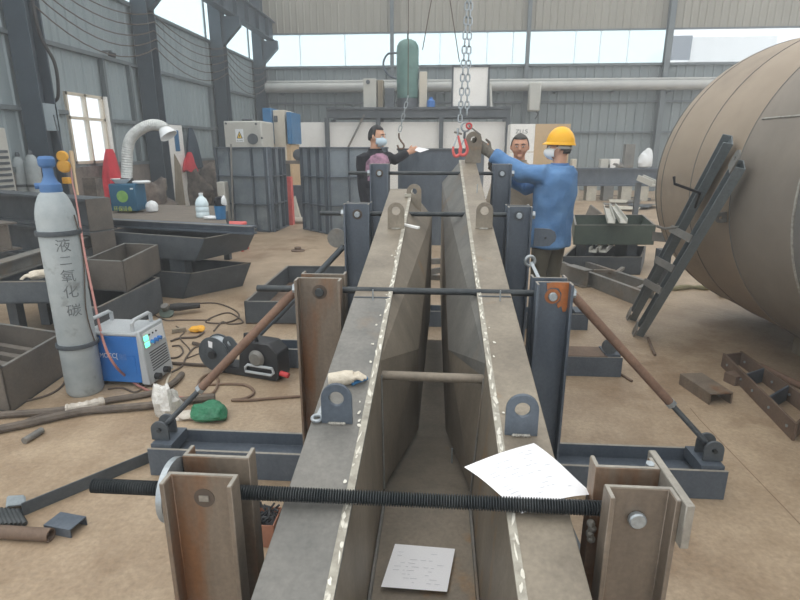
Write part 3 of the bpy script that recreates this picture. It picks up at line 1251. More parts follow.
def cyl_char(ch, zc, size, daz=0.0):
    cu = bpy.data.curves.new('ch', 'FONT')
    cu.body = ch
    to = bpy.data.objects.new('ch', cu)
    C.objects.link(to)
    bpy.context.view_layer.update()
    me = bpy.data.meshes.new_from_object(to.evaluated_get(bpy.context.evaluated_depsgraph_get()))
    bpy.data.objects.remove(to)
    bm = bmesh.new()
    bm.from_mesh(me)
    bmesh.ops.triangulate(bm, faces=bm.faces)
    bmesh.ops.subdivide_edges(bm, edges=[e for e in bm.edges if e.calc_length() > .12], cuts=2)
    bm.to_mesh(me)
    bm.free()
    xs = [v.co.x for v in me.vertices]
    ys = [v.co.y for v in me.vertices]
    cx, cy, h = (min(xs) + max(xs)) / 2, (min(ys) + max(ys)) / 2, max(max(xs) - min(xs), max(ys) - min(ys))
    k = size / h
    mb = MB()
    for v in me.vertices:
        a = az0 + daz + (v.co.x - cx) * k / rC
        mb.v.append(b0 + V((math.cos(a) * (rC + .0016), math.sin(a) * (rC + .0016), zc + (v.co.y - cy) * k)))
    mb.f = [tuple(p.vertices) for p in me.polygons]
    bpy.data.meshes.remove(me)
    mb.build('brushed_character', 'ink', cb, smooth=False)


for ch, z in (('液', .955), ('二', .865), ('氧', .775), ('化', .68), ('碳', .565)):
    cyl_char(ch, z, .076 if ch != '二' else .06, .1)
# dark cord down its side
m_ = MB()
pts = []
for k in range(14):
    z = 1.12 - k * .062
    a = az0 + .95 + .25 * math.sin(k * .5)
    pts.append(b0 + V((math.cos(a) * (rC + .006), math.sin(a) * (rC + .006), z)))
m_.tube(pts, .004, 6)
m_.build('cord', 'cable_dark', co)

# ------------------------------------------------------------------ welding machine
FL, FR, BL = gr(151, 388), gr(173, 371), gr(100, 383)
e2 = (FR - FL).normalized()
e1 = V((e2.y, -e2.x, 0))
if e1.dot(BL - FL) < 0:
    e1 = -e1
Wd, Ln, Ht = (FR - FL).length, 0.40, 0.40
Wd = max(.2, min(Wd, .27))
wm = thing('welding_machine', 'blue and grey welding machine with two green lit displays, behind the gas cylinder', 'welding machine', FL + e1 * .2 + e2 * .12)


def wp(a, b, c):               # a along the length (front to back), b across, c up
    return FL + e1 * a + e2 * b + V((0, 0, c))


def wbox(a0, a1, b0_, b1, c0, c1, mb=None):
    mb = mb or MB()
    q = [wp(a0, b0_, c0), wp(a1, b0_, c0), wp(a1, b1, c0), wp(a0, b1, c0)]
    return mb.hexa(q, [p + V((0, 0, c1 - c0)) for p in q])


m_ = MB()
m_.prism([(0.0, .03), (Wd, .03), (Wd, .35), (Wd - .03, .37), (.03, .37), (0, .35)], wp(Ln, 0, 0), wp(.05, 0, 0))
# the prism runs backwards across: build plainly instead
m_ = wbox(.05, Ln, 0, Wd, .03, .345)
m_.build('casing', 'welder_blue', wm, bevel=.006)
m_ = wbox(.045, Ln + .005, -.002, Wd + .002, .345, .372)
m_.build('lid', 'plastic_grey', wm, bevel=.008)
m_ = MB()
q = [wp(.055, -.006, .02), wp(.055, Wd + .006, .02), wp(.055, Wd + .006, .385), wp(.055, -.006, .385)]
q2 = [wp(-.01, -.006, .02), wp(-.01, Wd + .006, .02), wp(.03, Wd + .006, .385), wp(.03, -.006, .385)]
m_.hexa([q[0], q[1], q2[1], q2[0]], [q[3], q[2], q2[2], q2[3]])
fp = m_.build('front_panel', 'plastic_grey', wm, bevel=.008)
for k in range(8):
    z = .10 + .017 * k
    m_ = MB()
    a = -.012 + z * .11
    m_.bar(wp(a + .002, .05, z), wp(a + .002, Wd - .02, z), .006, .008)
    m_.build('vent_slot', 'black_plastic', fp, smooth=False)
m_ = MB()
zf = lambda z: -.0105 + (z - .02) * (.04 / .365)
m_.plate([wp(zf(.26) - .002, .02, .26), wp(zf(.26) - .002, Wd - .02, .26), wp(zf(.36) - .002, Wd - .02, .36), wp(zf(.36) - .002, .02, .36)], -e1 * .002)
m_.build('control_plate', 'white_plastic', fp, smooth=False)
for z in (.282, .325):
    m_ = MB()
    m_.plate([wp(zf(z - .014) - .005, .022, z - .014), wp(zf(z - .014) - .005, .066, z - .014), wp(zf(z + .014) - .005, .066, z + .014), wp(zf(z + .014) - .005, .022, z + .014)], -e1 * .003)
    m_.build('lit_display', 'led_green', fp, smooth=False)
for b_ in (.095, .135, .175):
    m_ = MB()
    m_.cyl(wp(zf(.285) - .004, b_, .285), wp(zf(.285) - .028, b_, .285), .013, 14)
    m_.build('knob', 'welder_blue', fp)
    m_ = MB()
    m_.cyl(wp(zf(.335) - .004, b_ - .01, .335), wp(zf(.335) - .010, b_ - .01, .335), .006, 8)
    m_.build('button', 'black_plastic', fp)
for b_, z in ((.06, .06), (.17, .06)):
    m_ = MB()
    m_.cyl(wp(zf(z), b_, z), wp(zf(z) - .035, b_, z), .022, 14)
    m_.build('socket', 'black_plastic', fp)
for a_ in (.09, Ln - .03):
    m_ = MB()
    m_.tube([wp(a_, .03, .37), wp(a_, .03, .425), wp(a_, .055, .44), wp(a_, Wd - .055, .44), wp(a_, Wd - .03, .425), wp(a_, Wd - .03, .37)], .013, 8)
    m_.build('handle', 'plastic_grey', wm)
for a_ in (.08, Ln - .05):
    for b_ in (.03, Wd - .03):
        m_ = MB()
        m_.cyl(wp(a_, b_, 0), wp(a_, b_, .03), .016, 10)
        m_.build('foot', 'rubber_black', wm)
text_mesh('MOCC[', .042, wp(Ln - .085, -.003, .19), -e1, Z, 'side_lettering', 'white_plastic', wm, .0015, fit=.12)
text_mesh('瑞恒', .042, wp(Ln - .215, -.003, .19), -e1, Z, 'side_lettering', 'white_plastic', wm, .0015, fit=.05)
m_ = MB()
m_.plate([wp(.17, -.002, .09), wp(.08, -.002, .09), wp(.08, -.002, .215), wp(.17, -.002, .215)], -e2 * .001)
m_.build('data_plate', 'welder_blue', wm, smooth=False)
M('plate_lilac', (92, 130, 190), (104, 140, 196), 40, .5)
wm.children[-1].data.materials[0] = MATS['plate_lilac']

# ------------------------------------------------------------------ wire feeder
c0 = gr(225, 372)
wf = thing('wire_feeder', 'black wire feeder with large spool lying on floor behind the rusty brace', 'wire feeder', c0)
d = V((.96, -.28, 0)).normalized()        # along the unit
nn = V((-.28, -.96, 0)).normalized()      # towards the camera
sc_ = c0 + V((0, 0, .145)) - d * .04
m_ = MB()
m_.lathe([(.0, 0), (.03, 0), (.03, -.004), (.12, -.004), (.122, 0), (.12, .006), (.095, .008), (.095, .07), (.12, .072), (.122, .078), (.03, .08), (0, .08)], sc_ + nn * .05, -nn, 36)
sp = m_.build('spool', 'steel_dark', wf)
m_ = MB()
m_.lathe([(.096, .010), (.112, .010), (.112, .068), (.096, .068)], sc_ + nn * .05, -nn, 36)
m_.build('wire', 'zinc', sp)
m_ = MB()
m_.plate([sc_ + nn * .056 + d * -.03 + Z * .05, sc_ + nn * .056 + d * .0 + Z * .045, sc_ + nn * .056 + d * .005 + Z * .09, sc_ + nn * .056 + d * -.03 + Z * .095], nn * .001)
m_.build('spool_label', 'paper', sp, smooth=False)
m_ = MB()
m_.cyl(sc_ + nn * .05, sc_ + nn * .075, .028, 16)
m_.build('hub', 'black_plastic', sp)
fr = c0 + d * .25
m_ = MB()
for q in ([(-.30, 0), (.17, 0), (.20, .03), (.20, .20), (.13, .26), (-.05, .26), (-.10, .20), (-.12, .06), (-.3, .05)],):
    m_.plate([fr + d * a + Z * b + nn * .02 for a, b in q], -nn * .14)
bd = m_.build('housing', 'black_plastic', wf, bevel=.008)
m_ = MB()
m_.lathe([(0, 0), (.055, 0), (.06, .01), (.04, .03), (0, .032)], fr + d * .04 + Z * .15 + nn * .02, nn, 24)
m_.build('drive_motor', 'steel_grey', wf)
m_ = MB()
m_.tube([fr + d * a + Z * b + nn * .035 for a, b in ((-.05, .05), (.15, .05), (.17, .07), (.16, .10), (-.03, .10), (-.05, .08))], .01, 8, closed=True)
m_.build('guard', 'plastic_grey', wf)
m_ = MB()
m_.tube([fr + d * -.06 + Z * .25, fr + d * -.055 + Z * .30, fr + d * .02 + Z * .315, fr + d * .03 + Z * .26], .014, 8)
m_.build('handle', 'black_plastic', wf)
m_ = MB()
m_.lug(fr + d * -.12 + Z * .17 + nn * .03, .10, .13, .018, -nn * .01, (d * .75 + Z * .66).normalized(), (Z * .75 - d * .66).normalized())
m_.build('bracket', 'steel_dark', wf)
for a, b in ((-.15, .17), (-.12, .14), (-.16, .12), (-.10, .20)):
    m_ = MB()
    m_.ball(fr + d * a + Z * b + nn * .034, .009, 8)
    m_.build('bolt', 'zinc', wf)
m_ = MB()
m_.cyl(fr + d * .20 + Z * .06, fr + d * .26 + Z * .05, .018, 12)
m_.build('gun_socket', 'red_paint', wf)


# ------------------------------------------------------------------ hoses and cables on the floor
def floor_line(name, label, cat, px, r, mat, group=None, n=8):
    pts = wobble([gr(u, v, r) for u, v in px], 7)
    m_ = MB()
    m_.tube(pts, r, n)
    return tag(m_.build(name, mat), label, cat, group)


h1 = floor_line('rubber_hose', 'thick grey hose with a white taped joint lying in front of the gas cylinder', 'hose', [(-30, 419), (0, 415), (40, 412), (67, 409), (105, 401), (152, 393), (172, 384), (182, 374)], .021, 'hose_grey')
pts = wobble([gr(66, 409, .022), gr(85, 406, .022), gr(104, 401, .022)], 8)
m_ = MB()
m_.tube(pts, [.028 + .004 * math.sin(i * 2.3) for i in range(len(pts))], 10)
m_.build('tape_wrap', 'tape_white', h1)
floor_line('rubber_hose', 'thick grey hose nearest the camera, running from the left edge to the plastic bag', 'hose', [(-30, 436), (0, 429), (24, 424), (50, 418), (84, 411), (120, 408), (152, 405), (195, 399), (215, 397)], .024, 'hose_grey')
floor_line('hose', 'dark hose end laid across between the two thick grey hoses', 'hose', [(24, 422), (40, 416), (60, 413), (90, 407)], .012, 'cable_dark')
floor_line('cable', 'thin dark cable from the left edge to the foot of the gas cylinder', 'cable', [(-20, 407), (0, 405), (30, 400), (50, 394), (62, 386), (66, 378)], .007, 'cable_dark')
floor_line('cable', 'dark welding cable from the welder front towards the hoses', 'cable', [(172, 372), (182, 366), (186, 358), (194, 348), (206, 344), (212, 338)], .007, 'cable_dark')
floor_line('cable', 'cable curling out on the floor right of the welder displays', 'cable', [(171, 341), (180, 338), (196, 337), (204, 332)], .009, 'cable_dark')
floor_line('cable', 'cable forming a small loop beside the welder vents', 'cable', [(172, 346), (180, 346), (183, 352), (178, 357), (170, 358)], .007, 'cable_dark')
floor_line('cable', 'straight hose running from the welder to the wire feeder spool', 'cable', [(172, 363), (186, 364), (205, 365), (222, 364)], .012, 'cable_dark')
floor_line('cable', 'long looped black cord of the angle grinder', 'cable', [(186, 305), (205, 303), (220, 304), (236, 311), (238, 318), (224, 323), (206, 322), (215, 316), (230, 313), (243, 322), (230, 324), (222, 322), (214, 331)], .007, 'cable_dark')
floor_line('cable', 'dark cord lying left of the angle grinder', 'cable', [(150, 312), (165, 320), (180, 320), (210, 320)], .006, 'cable_dark')
floor_line('hose', 'tan hose coiled on the floor under the rusty brace', 'hose', [(196, 394), (200, 380), (210, 374), (218, 380), (214, 392), (203, 394), (202, 386), (222, 384), (245, 385), (254, 392), (246, 398), (232, 400), (250, 400), (275, 398), (304, 396)], .009, 'cable_tan')
floor_line('cable', 'cream cable end sticking out beside the welder front', 'cable', [(163, 390), (166, 385), (168, 378), (170, 375)], .008, 'glove_white')
# red hose hanging past the cylinder
pts = wobble([at(71, 168, 7.6), at(72.5, 183, 5.9), at(75, 194, 5.2), at(79, 217, 4.7), at(85, 255, 4.0), at(93, 295, 3.4), at(103, 340, 3.06), at(114, 364, 2.98), gr(128, 378, .05), gr(143, 388, .016), gr(162, 395, .013), gr(188, 398, .012)], 8)
m_ = MB()
m_.tube(pts, .008, 8)
tag(m_.build('gas_hose', 'red_hose'), 'faded red gas hose hanging between the gas cylinder and the welder', 'hose')

# ------------------------------------------------------------------ small things on the floor, left
c = gr(176, 414)
tag(crumple(gr(168, 414) + V((0, 0, .06)), (.075, .07, .11), 5, 20, .45).build('plastic_bag', 'clear_bag'), 'crumpled clear plastic bag at the end of the base beam', 'bag')
tag(crumple(gr(212, 418) + V((0, 0, .035)), (.10, .075, .055), 9, 22, .4).build('rag', 'green_bag'), 'crumpled shiny green sack beside the clear plastic bag', 'rag')
tag(crumple(gr(190, 418) + V((0, 0, .014)), (.10, .05, .022), 12, 18, .35).build('paper_scrap', 'tape_white'), 'cream paper scrap lying between clear bag and green sack', 'paper')
# angle bar
a, b = gr(152, 462, 0), gr(24, 516, 0)
m_ = MB()
m_.prism(angle(.06, .007), a, b)
tag(m_.build('angle_bar', 'steel_dark', bevel=.001), 'long dark steel angle bar leaning away from the base beam on floor', 'steel bar')
# channel offcut
a, b = gr(52, 518, .04), gr(78, 523, .04)
m_ = MB()
m_.prism(chan(.085, .04, .006, -1), a, b)
tag(m_.build('channel_offcut', 'steel_blue', bevel=.001), 'short inverted channel offcut near the left edge, beside the pipe', 'steel offcut')
a, b = gr(-30, 530, .026), gr(51, 535, .026)
m_ = MB()
m_.pipe(a, b, .026, .021, 20)
tag(m_.build('pipe', 'rust_bar'), 'rusty open pipe entering from the left edge of the floor', 'pipe')
a, b = gr(24, 441, .018), gr(42, 430, .018)
m_ = MB()
m_.cyl(a, b, .018, 16)
tag(m_.build('round_bar', 'steel_grey', bevel=.001), 'short grey round bar on the floor in front of the thick hose', 'steel bar')
labs = ('leftmost', 'second', 'third', 'fourth', 'fifth', 'rightmost')
for k in range(6):
    a, b = gr(-4 + 4.2 * k, 509 + .3 * k, .014), gr(2 + 4.6 * k, 525 - .2 * k, .014)
    m_ = MB()
    n = 14
    prof = []
    L_ = (b - a).length
    for i in range(n):
        prof += [(.009, L_ * i / n), (.012, L_ * (i + .5) / n)]
    m_.lathe([(0, 0)] + prof + [(.009, L_), (0, L_)], a, b - a, 10)
    tag(m_.build('threaded_stud', 'black_rod'), labs[k] + ' of the short black threaded studs at the left edge', 'bolt', 'threaded studs by the pipe')
m_ = MB()
q = [gr(7, 507, .03), gr(25, 505, .03), gr(24, 496, .03), gr(8, 497, .03)]
m_.plate(q, (0, 0, .006))
m_.plate([q[1], q[2], q[2] - V((0, 0, .03)), q[1] - V((0, 0, .03))], (.006, 0, 0))
m_.plate([q[0], q[3], q[3] - V((0, 0, .03)), q[0] - V((0, 0, .03))], (-.006, 0, 0))
tag(m_.build('bent_plate', 'zinc', smooth=False), 'small bright bent plate beside the black threaded studs', 'plate')
# carton of nails between post and girder
c = gr(264, 537)
bxn = thing('carton', 'torn cardboard carton with black nails between nearest left post and girder', 'carton', c)
m_ = MB()
for q in (((-.06, -.055), (.06, -.055)), ((.06, -.055), (.06, .055)), ((.06, .055), (-.06, .055)), ((-.06, .055), (-.06, -.055))):
    a, b = V(q[0]).to_3d() + c, V(q[1]).to_3d() + c
    m_.bar(a + Z * .05, b + Z * .05, .004, .10)
m_.box(c + Z * .004, (.12, .11, .006))
m_.build('box', 'red_wood', bxn, smooth=False)
rnd = random.Random(2)
m_ = MB()
for k in range(46):
    a = c + V((rnd.uniform(-.045, .045), rnd.uniform(-.04, .04), rnd.uniform(.07, .12)))
    m_.cyl(a, a + V((rnd.uniform(-.03, .03), rnd.uniform(-.03, .03), rnd.uniform(-.01, .025))), .0045, 6)
m_.box(c + Z * .045, (.108, .098, .07))
o = m_.build('nails', 'black_plastic', bxn)
o['kind'] = 'stuff'

# angle grinder
c = gr(172, 316)
ag = thing('angle_grinder', 'angle grinder lying on its guard behind the welder', 'grinder', c)
m_ = MB()
a, b = c + V((-.02, .02, .075)), c + V((.20, .16, .06))
m_.tube([a, a + (b - a) * .3, a + (b - a) * .6, b], [.034, .04, .032, .028], 12)
m_.build('body', 'rubber_black', ag)
m_ = MB()
m_.cyl(a + V((-.03, -.02, -.01)), a + V((-.03, -.04, .03)), .035, 14)
m_.build('gear_head', 'steel_grey', ag)
m_ = MB()
m_.lathe([(0, 0), (.062, 0), (.064, .02), (.05, .024), (0, .024)], a + V((-.02, -.03, -.045)), (.2, -.6, .8), 20)
m_.build('guard', 'dark_green_steel', ag)
tag(crumple(gr(198, 332) + V((0, 0, .025)), (.065, .04, .03), 21, 16, .4).build('rag', 'yellow_paint'), 'small crumpled yellow rag beside the wire feeder spool', 'rag')
m_ = MB()
m_.cyl(gr(193, 343, .014), gr(206, 346, .014), .014, 8)
tag(m_.build('round_bar', 'cable_dark'), 'short dark bar on floor left of the wire feeder spool', 'steel bar')
m_ = MB()
m_.bar(gr(172, 331, .02), gr(186, 329, .02), .03, .03)
tag(m_.build('wood_block', 'wood_board'), 'small wooden batten on the floor right of the grinder', 'wood')

# ------------------------------------------------------------------ stacked steel boxes and beams, left
G_ = 'stacked steel boxes on the left'
oA, NA, RA, LA, FA = tray('steel_box', 'long dark steel box carrying the plank deck, upper of two behind the welder', 'steel box', (205, 239), (257, 229), (100, 231.5), .62, .24, 'steel_dark', group=G_, hull=.15)
o, N, R, L, F = tray('steel_box', 'long dark steel box on the floor behind the welder, lower of two', 'steel box', (191, 274), (251, 263), (97, 267), .27, .27, 'steel_dark', group=G_, hull=.13)
# plank deck lying on the upper box, with a steel edge beam
DZ = .71
dk = thing('plank_deck', 'low plank deck with steel edge beam under the fume extractor and water bottle', 'deck', gr(180, 218, DZ))
q = [gr(92, 218, DZ), gr(254, 226, DZ), gr(246, 207, DZ), gr(112, 203, DZ)]
m_ = MB()
qp = [q[0], gr(227, 224.5, DZ), gr(223, 206, DZ), q[3]]
m_.plate([p - Z * .05 for p in qp], (0, 0, .046))
m_.build('planks', 'plank', dk, smooth=False)
m_ = MB()
d_ = (q[1] - q[0]).normalized()
m_.prism(ibeam(.10, .085, .012, .014), q[0] - Z * .0425, q[1] - Z * .0425)
m_.build('edge_beam', 'steel_blue', dk, smooth=False)
m_ = MB()
sd_ = V((d_.y, -d_.x, 0)) * .048
m_.tube([q[0] + sd_ - Z * .002, q[1] + sd_ - Z * .002], .004, 6)
m_.build('worn_edge', 'post_edge', dk)
for p in (qp[2], qp[3]):
    m_ = MB()
    c_ = p + (qp[0] + qp[1] - qp[2] - qp[3]) * .06
    m_.box((c_.x, c_.y, (DZ - .05) / 2), (.08, .08, DZ - .05))
    m_.build('leg', 'steel_dark', dk, smooth=False)
m_ = MB()
for k, f in enumerate((.2, .8)):
    p = N + (L - N) * (.3 if k == 0 else .75) + (R - N) * .3
    m_ = MB()
    m_.box((p.x, p.y, .196), (.16, .16, .367))
    tag(m_.build('packing_block', 'steel_dark', smooth=False), ('nearer' if k == 0 else 'farther') + ' dark packing block between the two long steel boxes', 'block', 'packing blocks')
tray('steel_box', 'greyish brown open steel box just right of the gas cylinder, upper of two', 'steel box', (123, 262), (158, 245), (84, 260), .58, .26, 'steel_brown', cham=.18, group=G_)
tray('steel_box', 'dark steel box on the floor under the greyish brown open box', 'steel box', (97, 309), (160, 278), (52, 300), .31, .31, 'steel_dark', group=G_)
tray('steel_box', 'open steel box left of the gas cylinder with a white glove on its rim', 'steel box', (50, 282), (112, 257), (-45, 283), .5, .17, 'steel_dark', group=G_)
o, N, R, L, F = tray('steel_box', 'lowest open steel box at the left edge with cross bars inside', 'steel box', (1, 369), (64, 333), (-90, 352), .28, .28, 'steel_brown', cham=.12, slats=4, group=G_)
for k, (u, v) in enumerate(((-15, 345), (20, 330), (48, 318), (70, 322))):
    p = gr(u, v, .05)
    m_ = MB()
    m_.box((p.x, p.y, .165), (.08, .08, .33))
    tag(m_.build('support_block', 'steel_dark', smooth=False), ('leftmost', 'second', 'third', 'rightmost')[k] + ' steel block holding up the glove box at the left edge', 'block', 'support blocks')
m_ = MB()
m_.prism(ibeam(.12, .12, .01, .012), gr(-12, 265, .62) - Z * .06, gr(106, 230, .62) - Z * .06)
tag(m_.build('steel_beam', 'steel_grey', smooth=False), 'light edged steel beam lying aslant behind the gas cylinder', 'steel beam', 'steel beams on the left')
for k, z in enumerate((1.0, .67, .34)):
    p0, p1 = gr(-30, 189, 1.0), gr(97, 198, 1.0)
    off = V((0.03 * k, -.05 * k, 0))
    m_ = MB()
    m_.prism(ibeam(.26, .325, .02, .025), V((p0.x, p0.y, z - .165)) + off, V((p1.x, p1.y, z - .165)) + off)
    o = tag(m_.build('steel_beam', 'steel_dark', smooth=False), ('top', 'middle', 'bottom')[k] + ' one of the deep steel beams stacked behind the gas cylinder', 'steel beam', 'steel beams on the left')
    m_ = MB()
    d_ = (p1 - p0).normalized()
    q = V((p1.x, p1.y, z - .165)) + off
    m_.bar(q, q + d_ * .012, .26, .32)
    m_.build('end_plate', 'steel_brown', o, smooth=False)
p = gr(6, 251, .62)
m_ = MB()
m_.prism(ibeam(.16, .24, .012, .014), p + V((-.5, .25, .125)), p + V((.06, 0, .125)))
tag(m_.build('steel_beam', 'steel_brown', smooth=False), 'short brown ended steel beam at the left edge on the slanting beam', 'steel beam', 'steel beams on the left')

# glove on the rim
def glove(name, label, c, along, side, size, mat, curl=.3):
    m_ = MB()
    al, sd = V(along).normalized(), V(side).normalized()
    up = al.cross(sd)
    if up.z < 0:
        up = -up
    S = size
    m_.tube([c - al * S * .55, c - al * S * .3, c - al * .0, c + al * S * .25], [S * .2, S * .21, S * .24, S * .2], 12)
    for k, (o_, l_) in enumerate(((-.17, .36), (-.06, .46), (.06, .44), (.17, .34))):
        a = c + al * S * .2 + sd * S * o_
        m_.tube([a, a + al * S * l_ * .5 + up * S * .05, a + al * S * l_ - up * S * curl * .3], [S * .07, S * .068, S * .045], 8)
    a = c + sd * S * .18 - al * S * .08
    m_.tube([a, a + sd * S * .14 + al * S * .12, a + sd * S * .16 + al * S * .28], [S * .08, S * .075, S * .05], 8)
    o = m_.build(name, mat)
    rm = o.modifiers.new('remesh', 'REMESH')
    rm.mode = 'VOXEL'
    rm.voxel_size = S * .03
    sm = o.modifiers.new('smooth', 'SMOOTH')
    sm.iterations = 3
    return tag(o, label, 'glove')


p = gr(36, 275, .53)
glove('work_glove', 'white work glove draped on the steel box rim left of the gas cylinder', p, (-.85, -.5, -.1), (.4, -.9, 0), .17, 'glove_white')

# tray behind the second left post
tray('steel_tray', 'shallow steel tray on the floor behind the second left post', 'tray', (244, 302), (352, 303), (287, 266), .2, .2, 'steel_dark', inner='rust_bar')

# ------------------------------------------------------------------ along the left wall
# louvred cabinet
p = ax(19, 190, -5.75)
cb = thing('air_cooler', 'pale louvred cabinet at the left edge by the first column', 'cabinet', (-6.1, p.y - .3, 0))
y0, y1 = p.y - .75, p.y
zt = ax(8, 128, -5.75).z
m_ = MB()
m_.bx(-6.4, -5.78, y0, y1, 0, zt)
m_.build('body', 'cream_grey', cb, bevel=.01)
k = .75
while k < zt - .3:
    m_ = MB()
    m_.bx(-5.785, -5.765, y0 + .05, y1 - .05, k, k + .035)
    m_.build('louvre', 'steel_dark', cb, smooth=False)
    k += .075
m_ = MB()
m_.bx(-5.785, -5.775, y0 + .25, y1 - .3, zt - .2, zt - .12)
m_.build('badge', 'steel_dark', cb, smooth=False)
for k, (u, vt) in enumerate(((20, 152), (33, 150))):
    p = at(u, 170, 8.2)
    zt = at(u, vt, 8.2).z
    g2 = thing('gas_bottle', ('left' if k == 0 else 'right') + ' of the two grey gas bottles standing by the first column', 'gas cylinder', (p.x, 8.2, 0), 'gas bottles by the wall')
    m_ = MB()
    m_.lathe([(0, 0), (.1, 0), (.105, .02), (.105, zt - .24), (.09, zt - .16), (.05, zt - .08), (.03, zt - .07), (0, zt - .07)], (p.x, 8.2, 0), Z, 20)
    m_.build('body', 'cyl_grey', g2)
    m_ = MB()
    m_.lathe([(.03, zt - .075), (.033, zt - .04), (.02, zt), (0, zt)], (p.x, 8.2, 0), Z, 12)
    m_.build('valve', 'steel_dark', g2)
    m_ = MB()
    m_.lathe([(.106, .9), (.112, .9), (.112, .94), (.106, .94)], (p.x, 8.2, 0), Z, 20)
    m_.build('band', 'steel_dark', g2)
# switch box
p0, p1 = ax(39, 104, -6.2), ax(59, 131, -6.2)
sb = thing('switch_box', 'grey electric switch box beside the first wall column', 'electric box', (-6.3, 9.1, p1.z))
m_ = MB()
m_.bx(-6.5, -6.2, p0.y + .02, p0.y + .36, p1.z, p0.z)
m_.build('case', 'switch_grey', sb, bevel=.006)
m_ = MB()
m_.bx(-6.2, -6.17, p0.y + .03, p0.y + .38, p1.z - .0, p0.z + .02)
m_.build('door', 'switch_grey', sb, smooth=False)
m_ = MB()
m_.bx(-6.57, -6.45, p0.y + .06, p0.y + .32, p1.z + .1, p0.z - .1)
m_.build('mount', 'girt_steel', sb, smooth=False)
m_ = MB()
m_.tube(wobble([(-6.1, 8.55, 4.0), (-6.12, 8.6, 3.2), (-6.05, 8.75, 2.75), (-6.15, 8.85, 2.3), (-6.3, 8.9, 2.2)], 8), .025, 8)
m_.build('conduit', 'rubber_black', sb)
# yellow hoist on the wall
p = at(62, 165, 8.3)
hb = thing('chain_hoist', 'yellow hoist hanging low on the first column left of the window', 'hoist', p)
for dz, r_ in ((.13, .085), (-.02, .10)):
    m_ = MB()
    m_.lathe([(0, 0), (r_, 0), (r_, .03), (r_ * .8, .05), (0, .05)], p + V((0, .05, dz)), (.35, -1, 0), 24)
    m_.build('cover', 'yellow_paint', hb)
m_ = MB()
m_.bx(p.x - .05, p.x + .06, 8.3, 8.39, p.z - .29, p.z - .19)
m_.build('hook_block', 'yellow_paint', hb, bevel=.01)
m_ = MB()
m_.tube([p + V((0, .06, .2)), p + V((-.1, .14, .75))], .01, 6)
m_.tube([p + V((0, .06, -.1)), p + V((0, .06, -.2))], .01, 6)
m_.build('chain', 'steel_dark', hb)
m_ = MB()
m_.bx(p.x - .15, p.x + .08, 8.95, 9.15, 0, 1.0)
tag(m_.build('machine_stand', 'scrap_dark', smooth=False), 'dark dusty stand on the floor behind the yellow hoist', 'stand')
m_ = MB()
p = at(53, 151, 8.8)
m_.bx(p.x - .06, p.x + .06, 8.78, 8.9, p.z - .05, p.z + .05)
tag(m_.build('junction_box', 'cream_grey', bevel=.008), 'small pale junction box above and left of the yellow hoist', 'electric box')
m_ = MB()
a, b = at(71, 152, 8.5), at(82, 222, 7.2)
b = V((b.x, b.y, 0.0))
m_.tube([a, a + (b - a) * .15, a + (b - a) * .2, b], [.035, .03, .018, .018], 8)
tag(m_.build('wooden_pole', 'tan_wood'), 'pale wooden pole leaning beside the yellow hoist', 'pole')


# red cloth hanging by the window
def drape(name, label, cat, top, h, w, mat, seed, depth=.12, fold=7, group=None, wall=False):
    rnd = random.Random(seed)
    m_ = MB()
    n, rows = 40, 14
    vs, fs = [], []
    for r in range(rows + 1):
        t = r / rows
        ww = w * (0.2 + 0.8 * min(1, t * 1.3) ** .62)
        for k in range(n):
            a = 2 * PI * k / n
            f = 1 + .16 * t * math.sin(fold * a + seed) + .08 * math.sin(3 * a + 5 * t)
            vs.append(V((top[0] + math.cos(a) * ww / 2 * f + .03 * math.sin(3 * t + seed), top[1] + math.sin(a) * depth * f * (.3 + .7 * t), top[2] - h * t + .03 * math.sin(5 * a) * t)))
    for r in range(rows):
        for k in range(n):
            fs.append((r * n + k, r * n + (k + 1) % n, (r + 1) * n + (k + 1) % n, (r + 1) * n + k))
    fs.append(tuple(range(n)))
    fs.append(tuple(rows * n + k for k in range(n)))
    if wall:
        vs = [V((top[0] + (p.y - top[1]), top[1] + (p.x - top[0]), p.z)) for p in vs]
    m_.add(vs, fs)
    return tag(m_.build(name, mat), label, cat, group)


p = ax(109, 149, -6.3)
drape('red_cloth', 'red cloth hanging by the right side of the window', 'cloth', p, 1.15, .62, 'red_cloth', 3, depth=.2, wall=True)
# fume extractor
YF = 6.5
ZF = .712
fx = thing('fume_extractor', 'dark blue fume extractor with green disc and silver hose arm', 'fume extractor', (at(128, 200, YF).x, YF + .2, ZF))
x0, x1, x2 = at(110, 200, YF).x, at(136, 200, YF).x, at(147, 200, YF + .3).x
zt = at(120, 184, YF).z
m_ = MB()
m_.hexa([(x0, YF, ZF + .02), (x1, YF, ZF + .02), (x2, YF + .3, ZF + .02), (x0 - .02, YF + .35, ZF + .02)], [(x0, YF, zt), (x1, YF, zt), (x2, YF + .3, zt), (x0 - .02, YF + .35, zt)])
cab = m_.build('cabinet', 'fume_blue', fx, bevel=.01)
p = at(122.5, 196.5, YF)
m_ = MB()
m_.cyl((p.x, YF + .002, p.z), (p.x, YF - .006, p.z), .072, 28)
m_.build('disc_emblem', 'green_logo', cab)
text_mesh('环保设备', .062, at(114.5, 211.2, YF) + V((0, -.001, 0)), (1, 0, 0), Z, 'lettering', 'yellow_text', cab, .003, fit=.235)
m_ = MB()
m_.plate([at(130, 189.5, YF), at(133, 189.5, YF), at(133, 188, YF), at(130, 188, YF)], (0, -.003, 0))
m_.build('badge', 'white_plastic', cab, smooth=False)
for a_, b_ in ((x0 + .06, YF + .06), (x1 - .04, YF + .06), (x0 + .06, YF + .32), (x1 - .0, YF + .32)):
    m_ = MB()
    m_.cyl((a_ - .015, b_, ZF + .012), (a_ + .015, b_, ZF + .012), .012, 14)
    m_.build('castor', 'rubber_black', fx)
